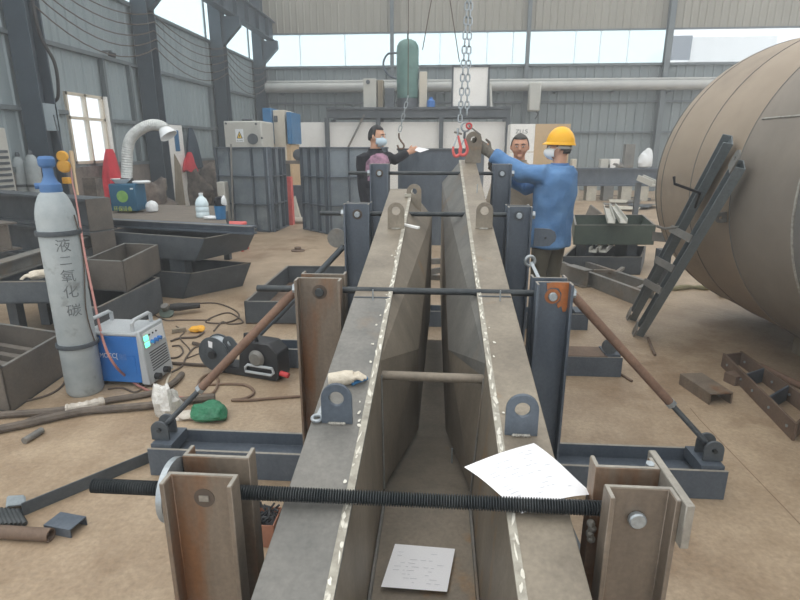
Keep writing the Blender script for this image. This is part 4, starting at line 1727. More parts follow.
pts = wobble([V((at(127, 180, YF + .2).x, YF + .2, zt + .06)), at(127, 165, YF + .2), at(127.5, 150, YF + .2), at(131, 138, YF + .2), at(140, 129.5, YF + .2), at(151, 125, YF + .2), at(161, 126, YF + .2), at(166, 130, YF + .2)], 12)
rr = [.062 + .006 * (i % 2) for i in range(len(pts))]
m_ = MB()
m_.tube(pts, rr, 16)
arm = m_.build('hose_arm', 'duct_foil', fx, smooth=True)
m_ = MB()
m_.cyl(V((pts[0].x, pts[0].y, zt)), pts[0], .085, 18, .074)
m_.build('collar', 'rubber_black', fx)
a, b = at(163, 127.5, YF + .2), at(171, 134, YF + .2)
m_ = MB()
m_.lathe([(.055, 0), (.075, .04), (.11, .12), (.105, .125), (.07, .045), (.045, .0)], a, (.55, -.1, -.8), 20)
m_.build('hood', 'white_plastic', arm)
p = at(140, 184, YF + .15)
m_ = MB()
m_.lathe([(0, 0), (.10, 0), (.11, .018), (.09, .03), (0, .03)], (p.x + .0, YF + .19, zt), Z, 20)
tag(m_.build('lid', 'white_plastic'), 'white plastic lid on the right top of the fume extractor', 'lid')
p = at(112, 181, YF - .05)
m_ = MB()
m_.lathe([(0, 0), (.07, 0), (.115, .05), (.12, .055), (.11, .055), (.065, .012), (0, .012)], (x0 + .10, YF + .13, zt + .001), Z, 24)
tag(m_.build('basin', 'white_plastic'), 'small white basin on the left top of the fume extractor, before red cloth', 'basin')
p = gr(152, 218, .63)
tag(crumple(V((at(152, 209, 6.65).x, 6.65, .765)), (.075, .075, .085), 31, 18, .2).build('white_sack', 'white_plastic'), 'white sack bulging right of the fume extractor', 'sack')
# boards against the wall
m_ = MB()
a = [at(171, 203, 12.6), at(185, 203, 12.6), at(180, 165, 12.85), at(173, 152, 12.85), at(165, 153, 12.85)]
a[0].z = a[1].z = 0
m_.plate(a, (0.0, .03, 0))
tag(m_.build('plywood_sheet', 'wood_board', smooth=False), 'grey brown plywood sheet leaning between the second and third columns', 'board')
p0, p1 = ax(162, 124, -6.3), ax(175, 190, -6.3)
m_ = MB()
m_.bx(-6.46, -6.29, p0.y + .15, p0.y + .95, 0, p0.z)
o = tag(m_.build('white_cupboard', 'white_paint', smooth=False), 'narrow white cupboard on the wall behind the plywood sheet', 'cupboard')
m_ = MB()
m_.bx(-6.29, -6.28, p0.y + .5, p0.y + .72, p0.z - .6, p0.z - .12)
m_.build('door_window', 'blue_paint', o, smooth=False)
p = ax(191.5, 128, -6.35)
drape('jacket', 'dark blue jacket hanging on the left wall above a red cloth', 'jacket', (-6.38, p.y, p.z), 1.0, .75, 'dark_jacket', 6, depth=.13, fold=5, wall=True)
p = ax(193, 154, -6.25)
drape('red_cloth', 'small red cloth hanging below the dark blue jacket', 'cloth', (-6.22, p.y - .3, p.z + .05), .45, .6, 'red_cloth', 8, depth=.12, fold=6, wall=True)
rnd = random.Random(8)
for k, (u, v, rx_, rz_, Y, lab) in enumerate(((148, 192, .4, .5, 11.0, 'dark dusty heap of sacks right of the fume extractor'), (187, 190, .45, .6, 13.7, 'dark dusty heap below the hanging jacket'),
                                              (209, 190, .4, .65, 14.4, 'dark dusty heap left of the third wall column'))):
    p = at(u, v, Y)
    tag(crumple((p.x + .12, Y, rz_ * .6), (rx_, .35, rz_), 40 + k, 34, .42).build('sack_heap', 'scrap_dark'), lab, 'heap')
p = gr(182, 204)
m_ = MB()
m_.lathe([(0, 0), (.12, 0), (.16, .32), (.165, .33), (.15, .33), (.11, .02), (0, .02)], p, Z, 20)
tag(m_.build('bucket', 'rubber_black'), 'dark bucket at the foot of the plywood sheet', 'bucket')

# things on the long steel box
p = gr(203, 217, .708)
bt = thing('water_bottle', 'large clear plastic water bottle standing on the plank deck', 'bottle', p)
m_ = MB()
m_.lathe([(0, 0), (.07, 0), (.076, .015), (.076, .05), (.070, .06), (.076, .07), (.076, .11), (.070, .12), (.076, .13), (.076, .16), (.055, .21), (.024, .24), (.021, .26), (0, .26)], p, Z, 24)
m_.build('body', 'bottle_clear', bt)
m_ = MB()
m_.cyl(p + Z * .26, p + Z * .278, .025, 14)
m_.build('cap', 'white_plastic', bt)
p = gr(221, 219, .708)
bu = thing('blue_bucket', 'small blue bucket with rags beside the water bottle', 'bucket', p)
m_ = MB()
m_.lathe([(0, 0), (.055, 0), (.065, .15), (.06, .15), (.05, .01), (0, .01)], p, Z, 20)
m_.build('pail', 'blue_paint', bu)
m_ = crumple(p + Z * .18, (.055, .05, .07), 51, 16, .4)
m_.build('rag', 'black_cloth', bu)
m_ = crumple(p + V((.06, -.02, .2)), (.03, .03, .06), 52, 14, .4)
m_.build('rag', 'white_plastic', bu)
p = gr(211, 219, .708)
tag(crumple(p + Z * .015, (.09, .05, .025), 53, 16, .3).build('rag', 'white_plastic'), 'flat white rag between water bottle and blue bucket', 'rag')
# red stool
p = gr(238, 250)
st = thing('plastic_stool', 'red plastic stool under the bare end of the deck beam', 'stool', p)
m_ = MB()
zt = .42
m_.bx(p.x - .17, p.x + .13, p.y - .13, p.y + .13, zt - .05, zt)
m_.build('seat', 'red_faded', st, bevel=.015)
for a, b in ((-.14, -.10), (.10, -.10), (-.14, .10), (.10, .10)):
    m_ = MB()
    m_.cyl((p.x + a * 1.1, p.y + b * 1.1, 0), (p.x + a, p.y + b, zt - .04), .022, 8)
    m_.build('leg', 'red_paint', st)


# ribbed steel panels
def ribbed(label, pts, h, vr, hz, th=.02, rib=.07, group='ribbed steel panels'):
    P = [gr(u, v) for u, v in pts]
    cen = sum(P, V((0, 0, 0))) / len(P)
    o = thing('ribbed_formwork', label, 'formwork', cen, group)
    for a, b in zip(P[:-1], P[1:]):
        m_ = MB()
        m_.bar(a + Z * (h / 2), b + Z * (h / 2), th, h)
        m_.build('face_plate', 'panel_steel', o, smooth=False)
        d = (b - a).normalized()
        nn = V((d.y, -d.x, 0))
        if nn.y > 0:
            nn = -nn
        for z in hz:
            m_ = MB()
            m_.bar(a + nn * rib / 2 + Z * (z * h), b + nn * rib / 2 + Z * (z * h), rib, .018)
            m_.build('rib', 'steel_blue', o, smooth=False)
        for t in vr:
            p = a + (b - a) * t + nn * rib / 2
            m_ = MB()
            m_.bar(p, p + Z * h, rib, .018, d) if False else m_.box((p.x, p.y, h / 2), (.02, rib, h), Matrix.Rotation(math.atan2(nn.y, nn.x) - PI / 2, 3, 'Z'))
            m_.build('rib', 'steel_blue', o, smooth=False)
    return o


ribbed('tall ribbed steel panel standing in front of the beige cabinet with warning sign', [(223, 229), (272, 232), (286, 226)], 1.5, (.02, .3, .72, .98), (.01, .33, .66, .99))
ribbed('tall ribbed steel panel standing behind the man in black', [(306, 229), (330, 234), (388, 231)], 1.5, (.02, .34, .68, .98), (.01, .33, .66, .99))
m_ = MB()
a, b = at(231, 150, 9.7), at(233, 226, 9.7)
m_.bar(V((b.x, 9.7, 0)), V((a.x, 9.72, at(231, 144, 9.7).z)), .03, .03)
tag(m_.build('flat_bar', 'steel_grey', smooth=False), 'thin flat bar propped against the left ribbed panel', 'steel bar')

# beige cabinet with the warning sign
YB = 12.2
a, b = at(223, 121, YB), at(263, 150, YB)
mc = thing('machine_cabinet', 'beige machine cabinet with yellow warning sign behind ribbed panel', 'machine', ((a.x + b.x) / 2, YB + .4, 0))
m_ = MB()
m_.bx(a.x, b.x, YB, YB + .9, 0, a.z)
mb_ = m_.build('housing', 'cream_grey', mc, bevel=.03, seg=2)
s0, s1 = at(235, 129, YB - .005), at(244, 142, YB - .005)
m_ = MB()
m_.bx(s0.x, s1.x, YB - .004, YB, s1.z, s0.z)
sg = m_.build('warning_sign', 'white_plastic', mb_, smooth=False)
cx, t0, t1 = (s0.x + s1.x) / 2, at(239, 131, YB).z, at(239, 138.5, YB).z
m_ = MB()
m_.plate([(s0.x + .02, YB - .006, t1), (s1.x - .02, YB - .006, t1), (cx, YB - .006, t0)], (0, .002, 0))
m_.build('triangle_border', 'black_plastic', sg, smooth=False)
m_ = MB()
m_.plate([(s0.x + .045, YB - .009, t1 + .014), (s1.x - .045, YB - .009, t1 + .014), (cx, YB - .009, t0 - .03)], (0, .002, 0))
m_.build('triangle', 'yellow_sign', sg, smooth=False)
m_ = MB()
m_.plate([(cx - .008, YB - .012, t1 + .03), (cx + .008, YB - .012, t1 + .03), (cx + .012, YB - .012, t0 - .08), (cx - .012, YB - .012, t0 - .08)], (0, .002, 0))
m_.build('bolt_symbol', 'black_plastic', sg, smooth=False)
text_mesh('当心触电', .035, (s0.x + .02, YB - .006, t1 - .06), (1, 0, 0), Z, 'sign_lettering', 'black_plastic', sg, .001, fit=(s1.x - s0.x) * .75)
p = at(253, 139, YB)
m_ = MB()
m_.cyl((p.x, YB + .01, p.z), (p.x, YB - .03, p.z), .115, 28)
m_.build('round_vent', 'steel_dark', mb_)
for u, v in ((226, 123.5), (256, 124), (262, 138)):
    p = at(u, v, YB)
    m_ = MB()
    m_.cyl((p.x, YB + .005, p.z), (p.x, YB - .02, p.z), .022, 10)
    m_.build('knob', 'steel_dark', mb_)
p = at(247, 118, YB + .3)
m_ = MB()
m_.bx(p.x - .1, p.x + .1, YB + .2, YB + .4, a.z, a.z + .06)
m_.build('motor_mount', 'steel_dark', mc, bevel=.02)
# blue and beige machine
YB = 13.3
pr = thing('press_machine', 'beige machine with two upright blue side panels', 'machine', (at(277, 140, YB).x, YB + .5, 0))
for u0, u1, v0 in ((262, 273, 108), (286, 292.5, 112)):
    a, b = at(u0, v0, YB - .1), at(u1, 144, YB - .1)
    m_ = MB()
    m_.bx(a.x, b.x, YB - .1, YB + .8, b.z, a.z)
    m_.build('blue_panel', 'blue_paint', pr, bevel=.01)
a, b = at(272.6, 110, YB), at(286.4, 150, YB)
m_ = MB()
m_.bx(a.x, b.x, YB, YB + .9, 0, a.z)
m_.build('column', 'cream_paint', pr, bevel=.01)
a, b = at(265, 144, YB), at(291, 150, YB)
m_ = MB()
m_.bx(a.x, b.x, YB + .02, YB + .85, 0, a.z - .01)
m_.build('base', 'tan_wood', pr, bevel=.01)
a = at(275.5, 118.5, YB)
m_ = MB()
m_.bx(a.x - .03, a.x + .05, YB - .02, YB + .01, a.z - .08, a.z + .06)
m_.build('switch', 'steel_dark', pr, smooth=False)
# steel bin and oddments between the panels
a, b = gr(284, 220), gr(310, 219)
m_ = MB()
zt = at(297, 186, a.y).z
m_.bx(a.x, b.x, a.y, a.y + .3, 0, zt)
tag(m_.build('steel_bin', 'steel_blue', smooth=False), 'blue grey steel bin standing between the two ribbed panels', 'bin')
m_ = MB()
q = [gr(290, 222), gr(301, 222), at(294, 196, a.y - .05)]
m_.plate(q, (.02, .05, 0))
tag(m_.build('sheet_offcut', 'scrap_pale', smooth=False), 'pale triangular sheet offcut leaning on the steel bin', 'offcut')
tag(crumple(gr(300, 223) + Z * .05, (.22, .1, .08), 61, 16, .4).build('scrap_heap', 'scrap_pale'), 'low pale scrap heap at the foot of the steel bin', 'heap')
a = at(286.5, 200, 10.6)
b = at(290.5, 177, 10.6)
m_ = MB()
m_.bx(a.x, b.x, 10.6, 10.75, 0, b.z)
tag(m_.build('red_post', 'red_faded', smooth=False), 'short faded red post beside the left ribbed panel', 'post')
a, b = at(284, 152, 11.5), at(306, 160, 11.5)
wt = thing('work_bench', 'cluttered dark work bench behind the two ribbed panels', 'bench', ((a.x + b.x) / 2, 11.7, 0))
m_ = MB()
m_.bx(a.x - .1, b.x + .2, 11.5, 12.0, b.z - .08, b.z - .02)
m_.build('top', 'scrap_dark', wt, smooth=False)
for xx in (a.x - .05, b.x + .15):
    m_ = MB()
    m_.bx(xx - .04, xx + .04, 11.55, 11.95, 0, b.z - .08)
    m_.build('leg', 'steel_dark', wt, smooth=False)
p = at(298, 152, 11.7)
bz_ = b.z - .02
m_ = MB()
m_.lathe([(0, 0), (.12, 0), (.12, .08), (.04, .1), (.04, .14), (0, .14)], (p.x, 11.8, bz_ + .12), (0, -1, 0), 20)
m_.box((p.x, 11.8, bz_ + .03), (.14, .1, .06))
tag(m_.build('bench_grinder', 'steel_dark'), 'dark grinder wheel standing on the cluttered work bench', 'grinder')
p = at(306, 153, 11.7)
m_ = MB()
m_.bx(p.x - .1, p.x + .08, 11.6, 11.85, bz_, bz_ + .2)
tag(m_.build('carton', 'tan_wood', smooth=False), 'small tan carton on the cluttered work bench', 'carton')

# oddments
p = at(221, 192, 9.6)
m_ = MB()
m_.bx(p.x - .07, p.x + .07, 9.6, 9.8, 0, at(221, 182, 9.6).z)
tag(m_.build('white_box', 'cream_grey', bevel=.01), 'narrow whitish box standing left of the ribbed formwork', 'box')
p = ax(113, 54, WX + .22)
wl = thing('security_camera', 'small dark camera on the left wall above the window', 'camera', (WX + .1, p.y, p.z))
m_ = MB()
m_.cyl((WX + .02, p.y, p.z + .05), (WX + .2, p.y, p.z + .05), .02, 8)
m_.build('arm', 'girt_steel', wl)
m_ = MB()
m_.cyl((WX + .16, p.y - .06, p.z), (WX + .26, p.y + .02, p.z - .03), .045, 12)
m_.build('body', 'black_plastic', wl)
p = gr(298, 251)
m_ = MB()
m_.lathe([(0, 0), (.10, 0), (.10, .02), (.05, .025), (.05, .06), (0, .06)], p, Z, 14)
tag(m_.build('pipe_flange', 'rust_bar'), 'small rusty flange lying alone on the floor before the formwork', 'flange')

floor_line('cable', 'dark cord trailing from under the welder along the taped hose', 'cable', [(108, 389), (122, 388), (135, 392), (150, 386), (163, 391)], .006, 'cable_dark')
floor_line('cable', 'thin dark cord wriggling between the grinder and the wire feeder', 'cable', [(176, 326), (184, 332), (180, 338), (190, 350), (186, 358), (198, 354), (208, 352)], .005, 'cable_dark')
floor_line('cable', 'brown cord curving from the wire feeder gun towards the second left post', 'cable', [(284, 372), (288, 362), (296, 356), (302, 360), (300, 368)], .007, 'cable_tan')
# ------------------------------------------------------------------ mezzanine along the back wall
YM = 16.4
zd = at(400, 107, YM).z
xa, xb = at(326, 110, YM).x, at(511, 110, YM).x
mz = thing('mezzanine', 'dark steel platform carrying the green tank and the white board', 'platform', ((xa + xb) / 2, YM + .7, 0))
m_ = MB()
m_.bx(xa, xb, YM, YM + 1.2, zd - .05, zd)
m_.build('deck', 'steel_dark', mz, smooth=False)
for yy in (YM + .08, YM + 1.12):
    m_ = MB()
    m_.prism(ibeam(.12, .24, .012, .02), (xa, yy, zd - .17), (xb, yy, zd - .17))
    m_.build('edge_beam', 'steel_dark', mz, smooth=False)
for u in (327, 378, 441, 507.5):
    for yy in (YM + .08, YM + 1.12):
        x = at(u, 140, YM).x
        m_ = MB()
        m_.bx(x - .06, x + .06, yy - .06, yy + .06, 0, zd - .29)
        m_.build('leg', 'steel_dark', mz, smooth=False)
m_ = MB()
a, b = at(364, 112, YM), at(334, 150, YM)
m_.bar(V((a.x, YM + .08, zd - .2)), V((at(316, 172, YM).x + .3, YM + .08, .25)), .05, .05)
m_.build('diagonal_strut', 'steel_grey', mz, smooth=False)

# white partition behind it
YP = YM + .22
zp = at(400, 122, YP).z
labs = ('white wall board under the platform, leftmost, beside the blue machine', 'white wall board under the platform between its left posts', 'white wall board under the platform right of its middle post')
for k, (u0, u1) in enumerate(((286, 326), (328, 439), (443, 507))):
    a, b = at(u0, 140, YP), at(u1, 140, YP)
    m_ = MB()
    m_.bx(a.x, b.x, YP, YP + .06, 0, zp)
    tag(m_.build('partition_board', 'white_paint', smooth=False), labs[k], 'partition', 'white boards under the platform')
# cupboard and tan board on the right
YC = 13.6
a, b, c = at(511, 124, YC), at(535.5, 124, YC), at(571, 124, YC)
cp = thing('tall_cabinet', 'white and tan tall cabinet with dark lettering behind the workers', 'cabinet', ((a.x + c.x) / 2, YC + .3, 0))
m_ = MB()
m_.bx(a.x, b.x, YC, YC + .6, 0, a.z)
wd = m_.build('white_door', 'white_paint', cp, smooth=False)
m_ = MB()
m_.bx(b.x + .005, c.x, YC + .01, YC + .6, 0, a.z)
m_.build('tan_door', 'tan_wood', cp, smooth=False)
p = at(515.5, 133.5, YC)
text_mesh('ZLI.S', .09, p, (1, 0, 0), Z, 'lettering', 'steel_dark', wd, .004, fit=at(527.5, 133, YC).x - p.x)
m_ = MB()
m_.bx(a.x, b.x, YC - .004, YC, at(515, 152, YC).z - .01, at(515, 152, YC).z + .01)
m_.build('door_gap', 'cream_paint', wd, smooth=False)

# ------------------------------------------------------------------ on the platform
YT = YM + .75
p = at(407.5, 100, YT)
r_ = (at(418.5, 70, YT).x - at(396.5, 70, YT).x) / 2
zt = at(407, 39, YT).z
tk = thing('air_tank', 'green upright air tank on the platform with side pipe', 'tank', (p.x, YT, zd))
m_ = MB()
H = zt - zd
m_.lathe([(0, .16), (r_ * .6, .19), (r_ * .97, .30), (r_, .36), (r_, H - .28), (r_ * .95, H - .18), (r_ * .75, H - .08), (r_ * .4, H - .02), (0, H)], (p.x, YT, zd), Z, 32)
m_.build('shell', 'green_tank', tk)
m_ = MB()
m_.lathe([(r_ * .9, 0), (r_ * .95, 0), (r_ * .95, .28), (r_ * .9, .28)], (p.x, YT, zd), Z, 24)
m_.build('skirt', 'steel_dark', tk)
a, b = at(396, 53, YT), at(396, 79, YT)
m_ = MB()
m_.tube(wobble([V((p.x - r_ * .9, YT, a.z)), at(388, 54, YT), at(383.5, 62, YT), at(385, 70, YT), at(390, 76, YT), V((p.x - r_ * .9, YT, b.z))], 8), .03, 8)
m_.build('side_pipe', 'steel_blue', tk)
m_ = MB()
m_.cyl((p.x, YT, zt - .02), (p.x, YT, zt + .22), .02, 8)
m_.build('top_valve', 'steel_dark', tk)


def deck_box(u0, u1, v0, y, dpt, mat, name, label, cat, bottom=None, bev=.01):
    a, b = at(u0, v0, y), at(u1, v0, y)
    m_ = MB()
    m_.bx(a.x, b.x, y, y + dpt, bottom if bottom is not None else zd, a.z)
    return tag(m_.build(name, mat, bevel=bev, smooth=False), label, cat)


o = deck_box(363, 376, 78.5, YM + .3, .5, 'cream_grey', 'compressor_cabinet', 'beige cabinet on the platform left of the green tank', 'cabinet')
p = at(368, 82, YM + .3)
m_ = MB()
m_.cyl((p.x, YM + .31, p.z), (p.x, YM + .28, p.z), .06, 14)
m_.build('gauge', 'steel_dark', o)
deck_box(377.5, 383, 80, YM + .4, .4, 'wood_board', 'board', 'narrow brown board standing on the platform beside the beige cabinet', 'board')
deck_box(385, 394, 88, YM + .25, .3, 'steel_dark', 'control_box', 'dark control box on the platform at the foot of the green tank', 'box')
deck_box(419.5, 427, 71.5, YM + .6, .5, 'cream_paint', 'cabinet', 'cream cabinet on the platform right of the green tank', 'cabinet')
p = V((at(431, 100, YM + .5).x, YM + .5, zd))
m_ = MB()
m_.lathe([(0, 0), (.12, 0), (.12, .2), (.05, .25), (.05, .3), (0, .3)], p, Z, 16)
tag(m_.build('canister', 'welder_blue'), 'small blue canister on the platform right of the green tank', 'canister')
YW = YM + .12
a, b = at(452, 65.5, YW), at(488.5, 105, YW)
wb = thing('white_board', 'large white board in dark frame on the platform behind the chains', 'board', ((a.x + b.x) / 2, YW, zd))
m_ = MB()
m_.bx(a.x + .05, b.x - .05, YW, YW + .05, zd + .03, a.z - .05)
m_.build('panel', 'white_paint', wb, smooth=False)
for q in ((a.x, a.x + .05, zd, a.z), (b.x - .05, b.x, zd, a.z), (a.x, b.x, a.z - .05, a.z)):
    m_ = MB()
    m_.bx(q[0], q[1], YW - .03, YW + .07, q[2], q[3])
    m_.build('frame_bar', 'steel_dark', wb, smooth=False)
m_ = MB()
m_.bar(V((b.x + .08, YW + .05, zd)), V((b.x + .04, YW + .2, at(490, 83, YW).z)), .06, .06)
m_.build('prop', 'cream_grey', wb, smooth=False)

# pipes along the back wall
a, b = at(266, 88, WY - .45), at(720, 88, WY - .45)
m_ = MB()
m_.cyl((a.x, WY - .45, a.z), (b.x, WY - .45, a.z), .16, 18)
o = tag(m_.build('duct', 'pipe_lagging'), 'thick pale lagged pipe running along the back wall', 'pipe')
m_ = MB()
z2 = at(400, 81, WY - .4).z
m_.cyl((a.x, WY - .3, z2), (b.x, WY - .3, z2), .055, 12)
tag(m_.build('duct', 'pipe_lagging'), 'thin pipe above the thick lagged pipe on the back wall', 'pipe')
m_ = MB()
x = a.x + .3
for k in range(9):
    mm = MB()
    xx = a.x + .5 + k * 1.9
    mm.bx(xx - .03, xx + .03, WY - .5, WY - .06, a.z - .22, a.z - .17)
    mm.build('bracket', 'girt_steel', o, smooth=False)
p, q = at(530, 82, WY - .8), at(540, 111, WY - .8)
m_ = MB()
m_.bx(p.x, q.x, WY - .8, WY - .5, q.z, p.z)
o = tag(m_.build('motor_housing', 'cream_grey', bevel=.04), 'grey motor housing hanging from the back wall pipe', 'motor')
m_ = MB()
m_.tube(wobble([V((q.x - .1, WY - .6, q.z)), at(538, 114, WY - .6), at(535, 119, WY - .6)], 6), .02, 6)
m_.build('cable', 'rubber_black', o)

# ------------------------------------------------------------------ big beam lying by the back wall, and what lies on it
YG = 16.2
a, b = at(563, 168, YG), at(690, 168, YG)
bz0, bz1 = .42, a.z
m_ = MB()
m_.prism(ibeam(.34, bz1 - bz0, .02, .04), (a.x, YG + .17, (bz0 + bz1) / 2), (b.x, YG + .17, (bz0 + bz1) / 2))
tag(m_.build('steel_beam', 'steel_blue', smooth=False), 'long deep steel beam lying in front of the back wall right', 'steel beam')
labs = ('leftmost', 'second', 'third', 'fourth', 'fifth', 'rightmost')
for k, u in enumerate((574, 592, 609, 627, 644, 666)):
    x = at(u, 190, YG).x
    m_ = MB()
    m_.bx(x - .14, x + .14, YG + .02, YG + .34, 0, bz0)
    tag(m_.build('pale_block', 'scrap_pale' if k % 3 != 2 else 'steel_grey', smooth=False), labs[k] + ' of the pale blocks under the long deep beam', 'block', 'blocks under the long beam')
for u0, u1, v0, mat, nm, lab in ((572, 577, 159, 'cream_paint', 'tin_can', 'small pale tin on the long beam beside the blue jacket'),
                                 (601, 609, 159, 'cream_grey', 'carton', 'pale carton on the long beam, left one'), (611, 620, 159, 'white_paint', 'carton', 'white carton on the long beam right of the pale one'),
                                 (626, 636, 144, 'steel_grey', 'sheet_plate', 'upright grey plate standing on the long beam')):
    a_, b_ = at(u0, v0, YG + .05), at(u1, v0, YG + .05)
    m_ = MB()
    m_.bx(a_.x, b_.x, YG + .05, YG + .25, bz1, a_.z)
    tag(m_.build(nm, mat, bevel=.01, smooth=False), lab, nm.split('_')[0] if nm != 'sheet_plate' else 'plate')
p = at(646, 160, YG + .1)
tag(crumple((p.x, YG + .12, bz1 + .22), (.20, .14, .34), 71, 18, .35).build('white_sack', 'white_plastic'), 'crumpled white sack on the long beam beside the big tank', 'sack')
p = at(622, 165, YG + .1)
tag(crumple((p.x - .1, YG + .14, bz1 + .05), (.3, .12, .09), 72, 18, .35).build('rags', 'steel_grey'), 'grey rags lying on the long beam before the upright plate', 'rag')
# bright bracket on the tank side
p = at(639, 180, 12.6)
m_ = MB()
for du, dv in ((0, 0),):
    m_.prism(chan(.2, .12, .03), p, p + V((.22, -.3, -.12)))
o = tag(m_.build('clamp_bracket', 'cream_grey', smooth=False), 'pale channel bracket on a thin stand beside the big tank', 'bracket')
m_ = MB()
m_.bx(p.x - .05, p.x + .05, 12.55, 12.65, 0, p.z - .06)
m_.build('stand', 'steel_dark', o, smooth=False)
# scrap on the floor in front of it
rnd = random.Random(14)
spots = [(607, 198, 'scrap_dark'), (618, 203, 'scrap_pale'), (633, 203, 'steel_grey'), (641, 200, 'steel_dark'), (648, 207, 'steel_grey'), (628, 210, 'scrap_pale'), (612, 207, 'steel_grey'), (638, 208, 'steel_dark')]
nm = ('farthest left', 'pale, second from left,', 'third', 'fourth', 'rightmost', 'nearest', 'left middle', 'right middle')
for k, (u, v, mt) in enumerate(spots):
    c = gr(u, v)
    pts = []
    for j in range(5):
        t = 2 * PI * j / 5 + rnd.uniform(-.4, .4)
        r = rnd.uniform(.5, 1)
        pts.append(c + V((math.cos(t) * .42 * r, math.sin(t) * .55 * r, .02 + rnd.uniform(0, .07))))
    m_ = MB()
    m_.plate(pts, (0, 0, .02))
    tag(m_.build('steel_offcut', mt, smooth=False), nm[k] + ' steel offcut on floor in front of the long beam', 'offcut', 'offcuts before the long beam')
m_ = MB()
m_.plate([gr(585, 216), gr(602, 214), at(590, 205, gr(585, 216).y)], (.05, .1, 0))
tag(m_.build('sheet_offcut', 'steel_grey', smooth=False), 'triangular sheet offcut standing beside the blue jacket', 'offcut')

# upright plate drum behind the girder
p = gr(428, 246)
rD = .78
cD = V((at(440, 200, p.y + rD).x, p.y + rD, 0))
xl_ = at(398, 200, cD.y).x
rD = cD.x - xl_
zD = at(440, 148.5, cD.y - rD).z
m_ = MB()
m_.lathe([(rD - .015, 0), (rD, 0), (rD, zD), (rD - .015, zD)], cD, Z, 48)
m_.f = m_.f[:-2]
n_ = 48
m_.f += [(3 * n_ + k, 3 * n_ + (k + 1) % n_, (k + 1) % n_, k) for k in range(n_)]
dr = tag(m_.build('plate_drum', 'steel_blue'), 'upright rolled steel drum behind the girder ends', 'drum')
m_ = MB()
m_.lathe([(rD - .01, zD - .03), (rD + .02, zD - .03), (rD + .02, zD), (rD - .01, zD)], cD, Z, 48)
m_.build('rim', 'steel_dark', dr)
# bits of a trestle seen under the drum through the gap
tr = thing('trestle', 'low steel trestle seen through the gap between the girder halves', 'trestle', gr(436, 275))
for a, b in (((424, 262, .25), (446, 256, .3)), ((424, 275, .1), (446, 262, .25)), ((424, 277, .02), (446, 277, .02))):
    m_ = MB()
    A, B = gr(*a), gr(*b)
    B = V((A.x + .5, A.y - .1, B.z))
    m_.bar(V((A.x - .1, A.y, max(A.z, .03))), V((B.x, B.y, max(B.z, .03))), .06, .06)
    m_.build('bar', 'steel_grey', tr, smooth=False)

# ------------------------------------------------------------------ chains and ropes from the crane
def chain_mesh(a, b, pitch, wdt, r):
    a, b = V(a), V(b)
    d, s, u = frame_of(b - a)
    L = (b - a).length
    n = int(L / pitch)
    m_ = MB()
    for i in range(n):
        c = a + d * (pitch * (i + .5))
        side = s if i % 2 == 0 else u
        hl = pitch * .5 + r * .6
        pts = []
        for k in range(12):
            t = 2 * PI * k / 12
            pts.append(c + side * (math.cos(t) * wdt) + d * ((hl - wdt) * (1 if math.sin(t) > .01 else (-1 if math.sin(t) < -.01 else 0)) + math.sin(t) * wdt))
        m_.tube(pts, r, 6, closed=True)
    return m_


YH = 4.72
ring = at(465.5, 127, YH)
cs = thing('chain_sling', 'two leg lifting chain with red hooks hanging over the girder end', 'chain', ring)
for (u0, u1, dy) in ((468, 459.5, -.01), (471, 466.5, .01)):
    a, b = at(u0, -10, YH + dy), at(u1, 126 if u1 < 463 else 121, YH + dy)
    a = a + (a - b) * .12
    m_ = chain_mesh(a, b, .052, .0165, .006)
    m_.build('chain', 'zinc', cs)
m_ = MB()
m_.torus(ring + Z * .0, .036, .008, (.3, -1, 0), 24, 8)
m_.build('ring', 'zinc', cs)
for u, v0, v1, rr_ in ((458, 132, 156, .0), (464.5, 136, 155, .0)):
    a = at(u, v0, YH - .02)
    b = at(u, v1, YH - .02)
    L = a.z - b.z
    m_ = MB()
    m_.tube([a + Z * .03, a - Z * L * .15], .010, 8)
    m_.build('link', 'steel_dark' if u > 460 else 'zinc', cs)
    m_ = MB()
    pts = wobble([a - Z * L * .12, a + V((.012, 0, -L * .35)), a + V((.028, 0, -L * .7)), a + V((.014, 0, -L * .95)), a + V((-.018, 0, -L)), a + V((-.036, 0, -L * .8)), a + V((-.034, 0, -L * .6))], 6)
    m_.tube(pts, [.008 + .005 * math.sin(PI * i / len(pts)) for i in range(len(pts))], 8)
    hk = m_.build('hook', 'red_faded', cs)
    m_ = MB()
    m_.bar(a + V((-.004, 0, -L * .2)), a + V((-.033, 0, -L * .62)), .012, .008, (0, 1, 0))
    m_.build('latch', 'zinc', hk)
m_ = MB()
a, b = at(469, 126, YH), at(481, 135, YH)
m_.torus(a, .022, .008, (.3, -1, .3), 16, 8)
sk = m_.build('shackle', 'red_paint', cs)
m_ = MB()
m_.tube([a, b], .006, 8)
m_.build('shackle_pin', 'steel_grey', sk)
m_ = MB()
m_.tube([at(454, 132, YH - .02), at(462, 134, YH - .02)], .008, 8)
m_.build('pin', 'steel_grey', cs)

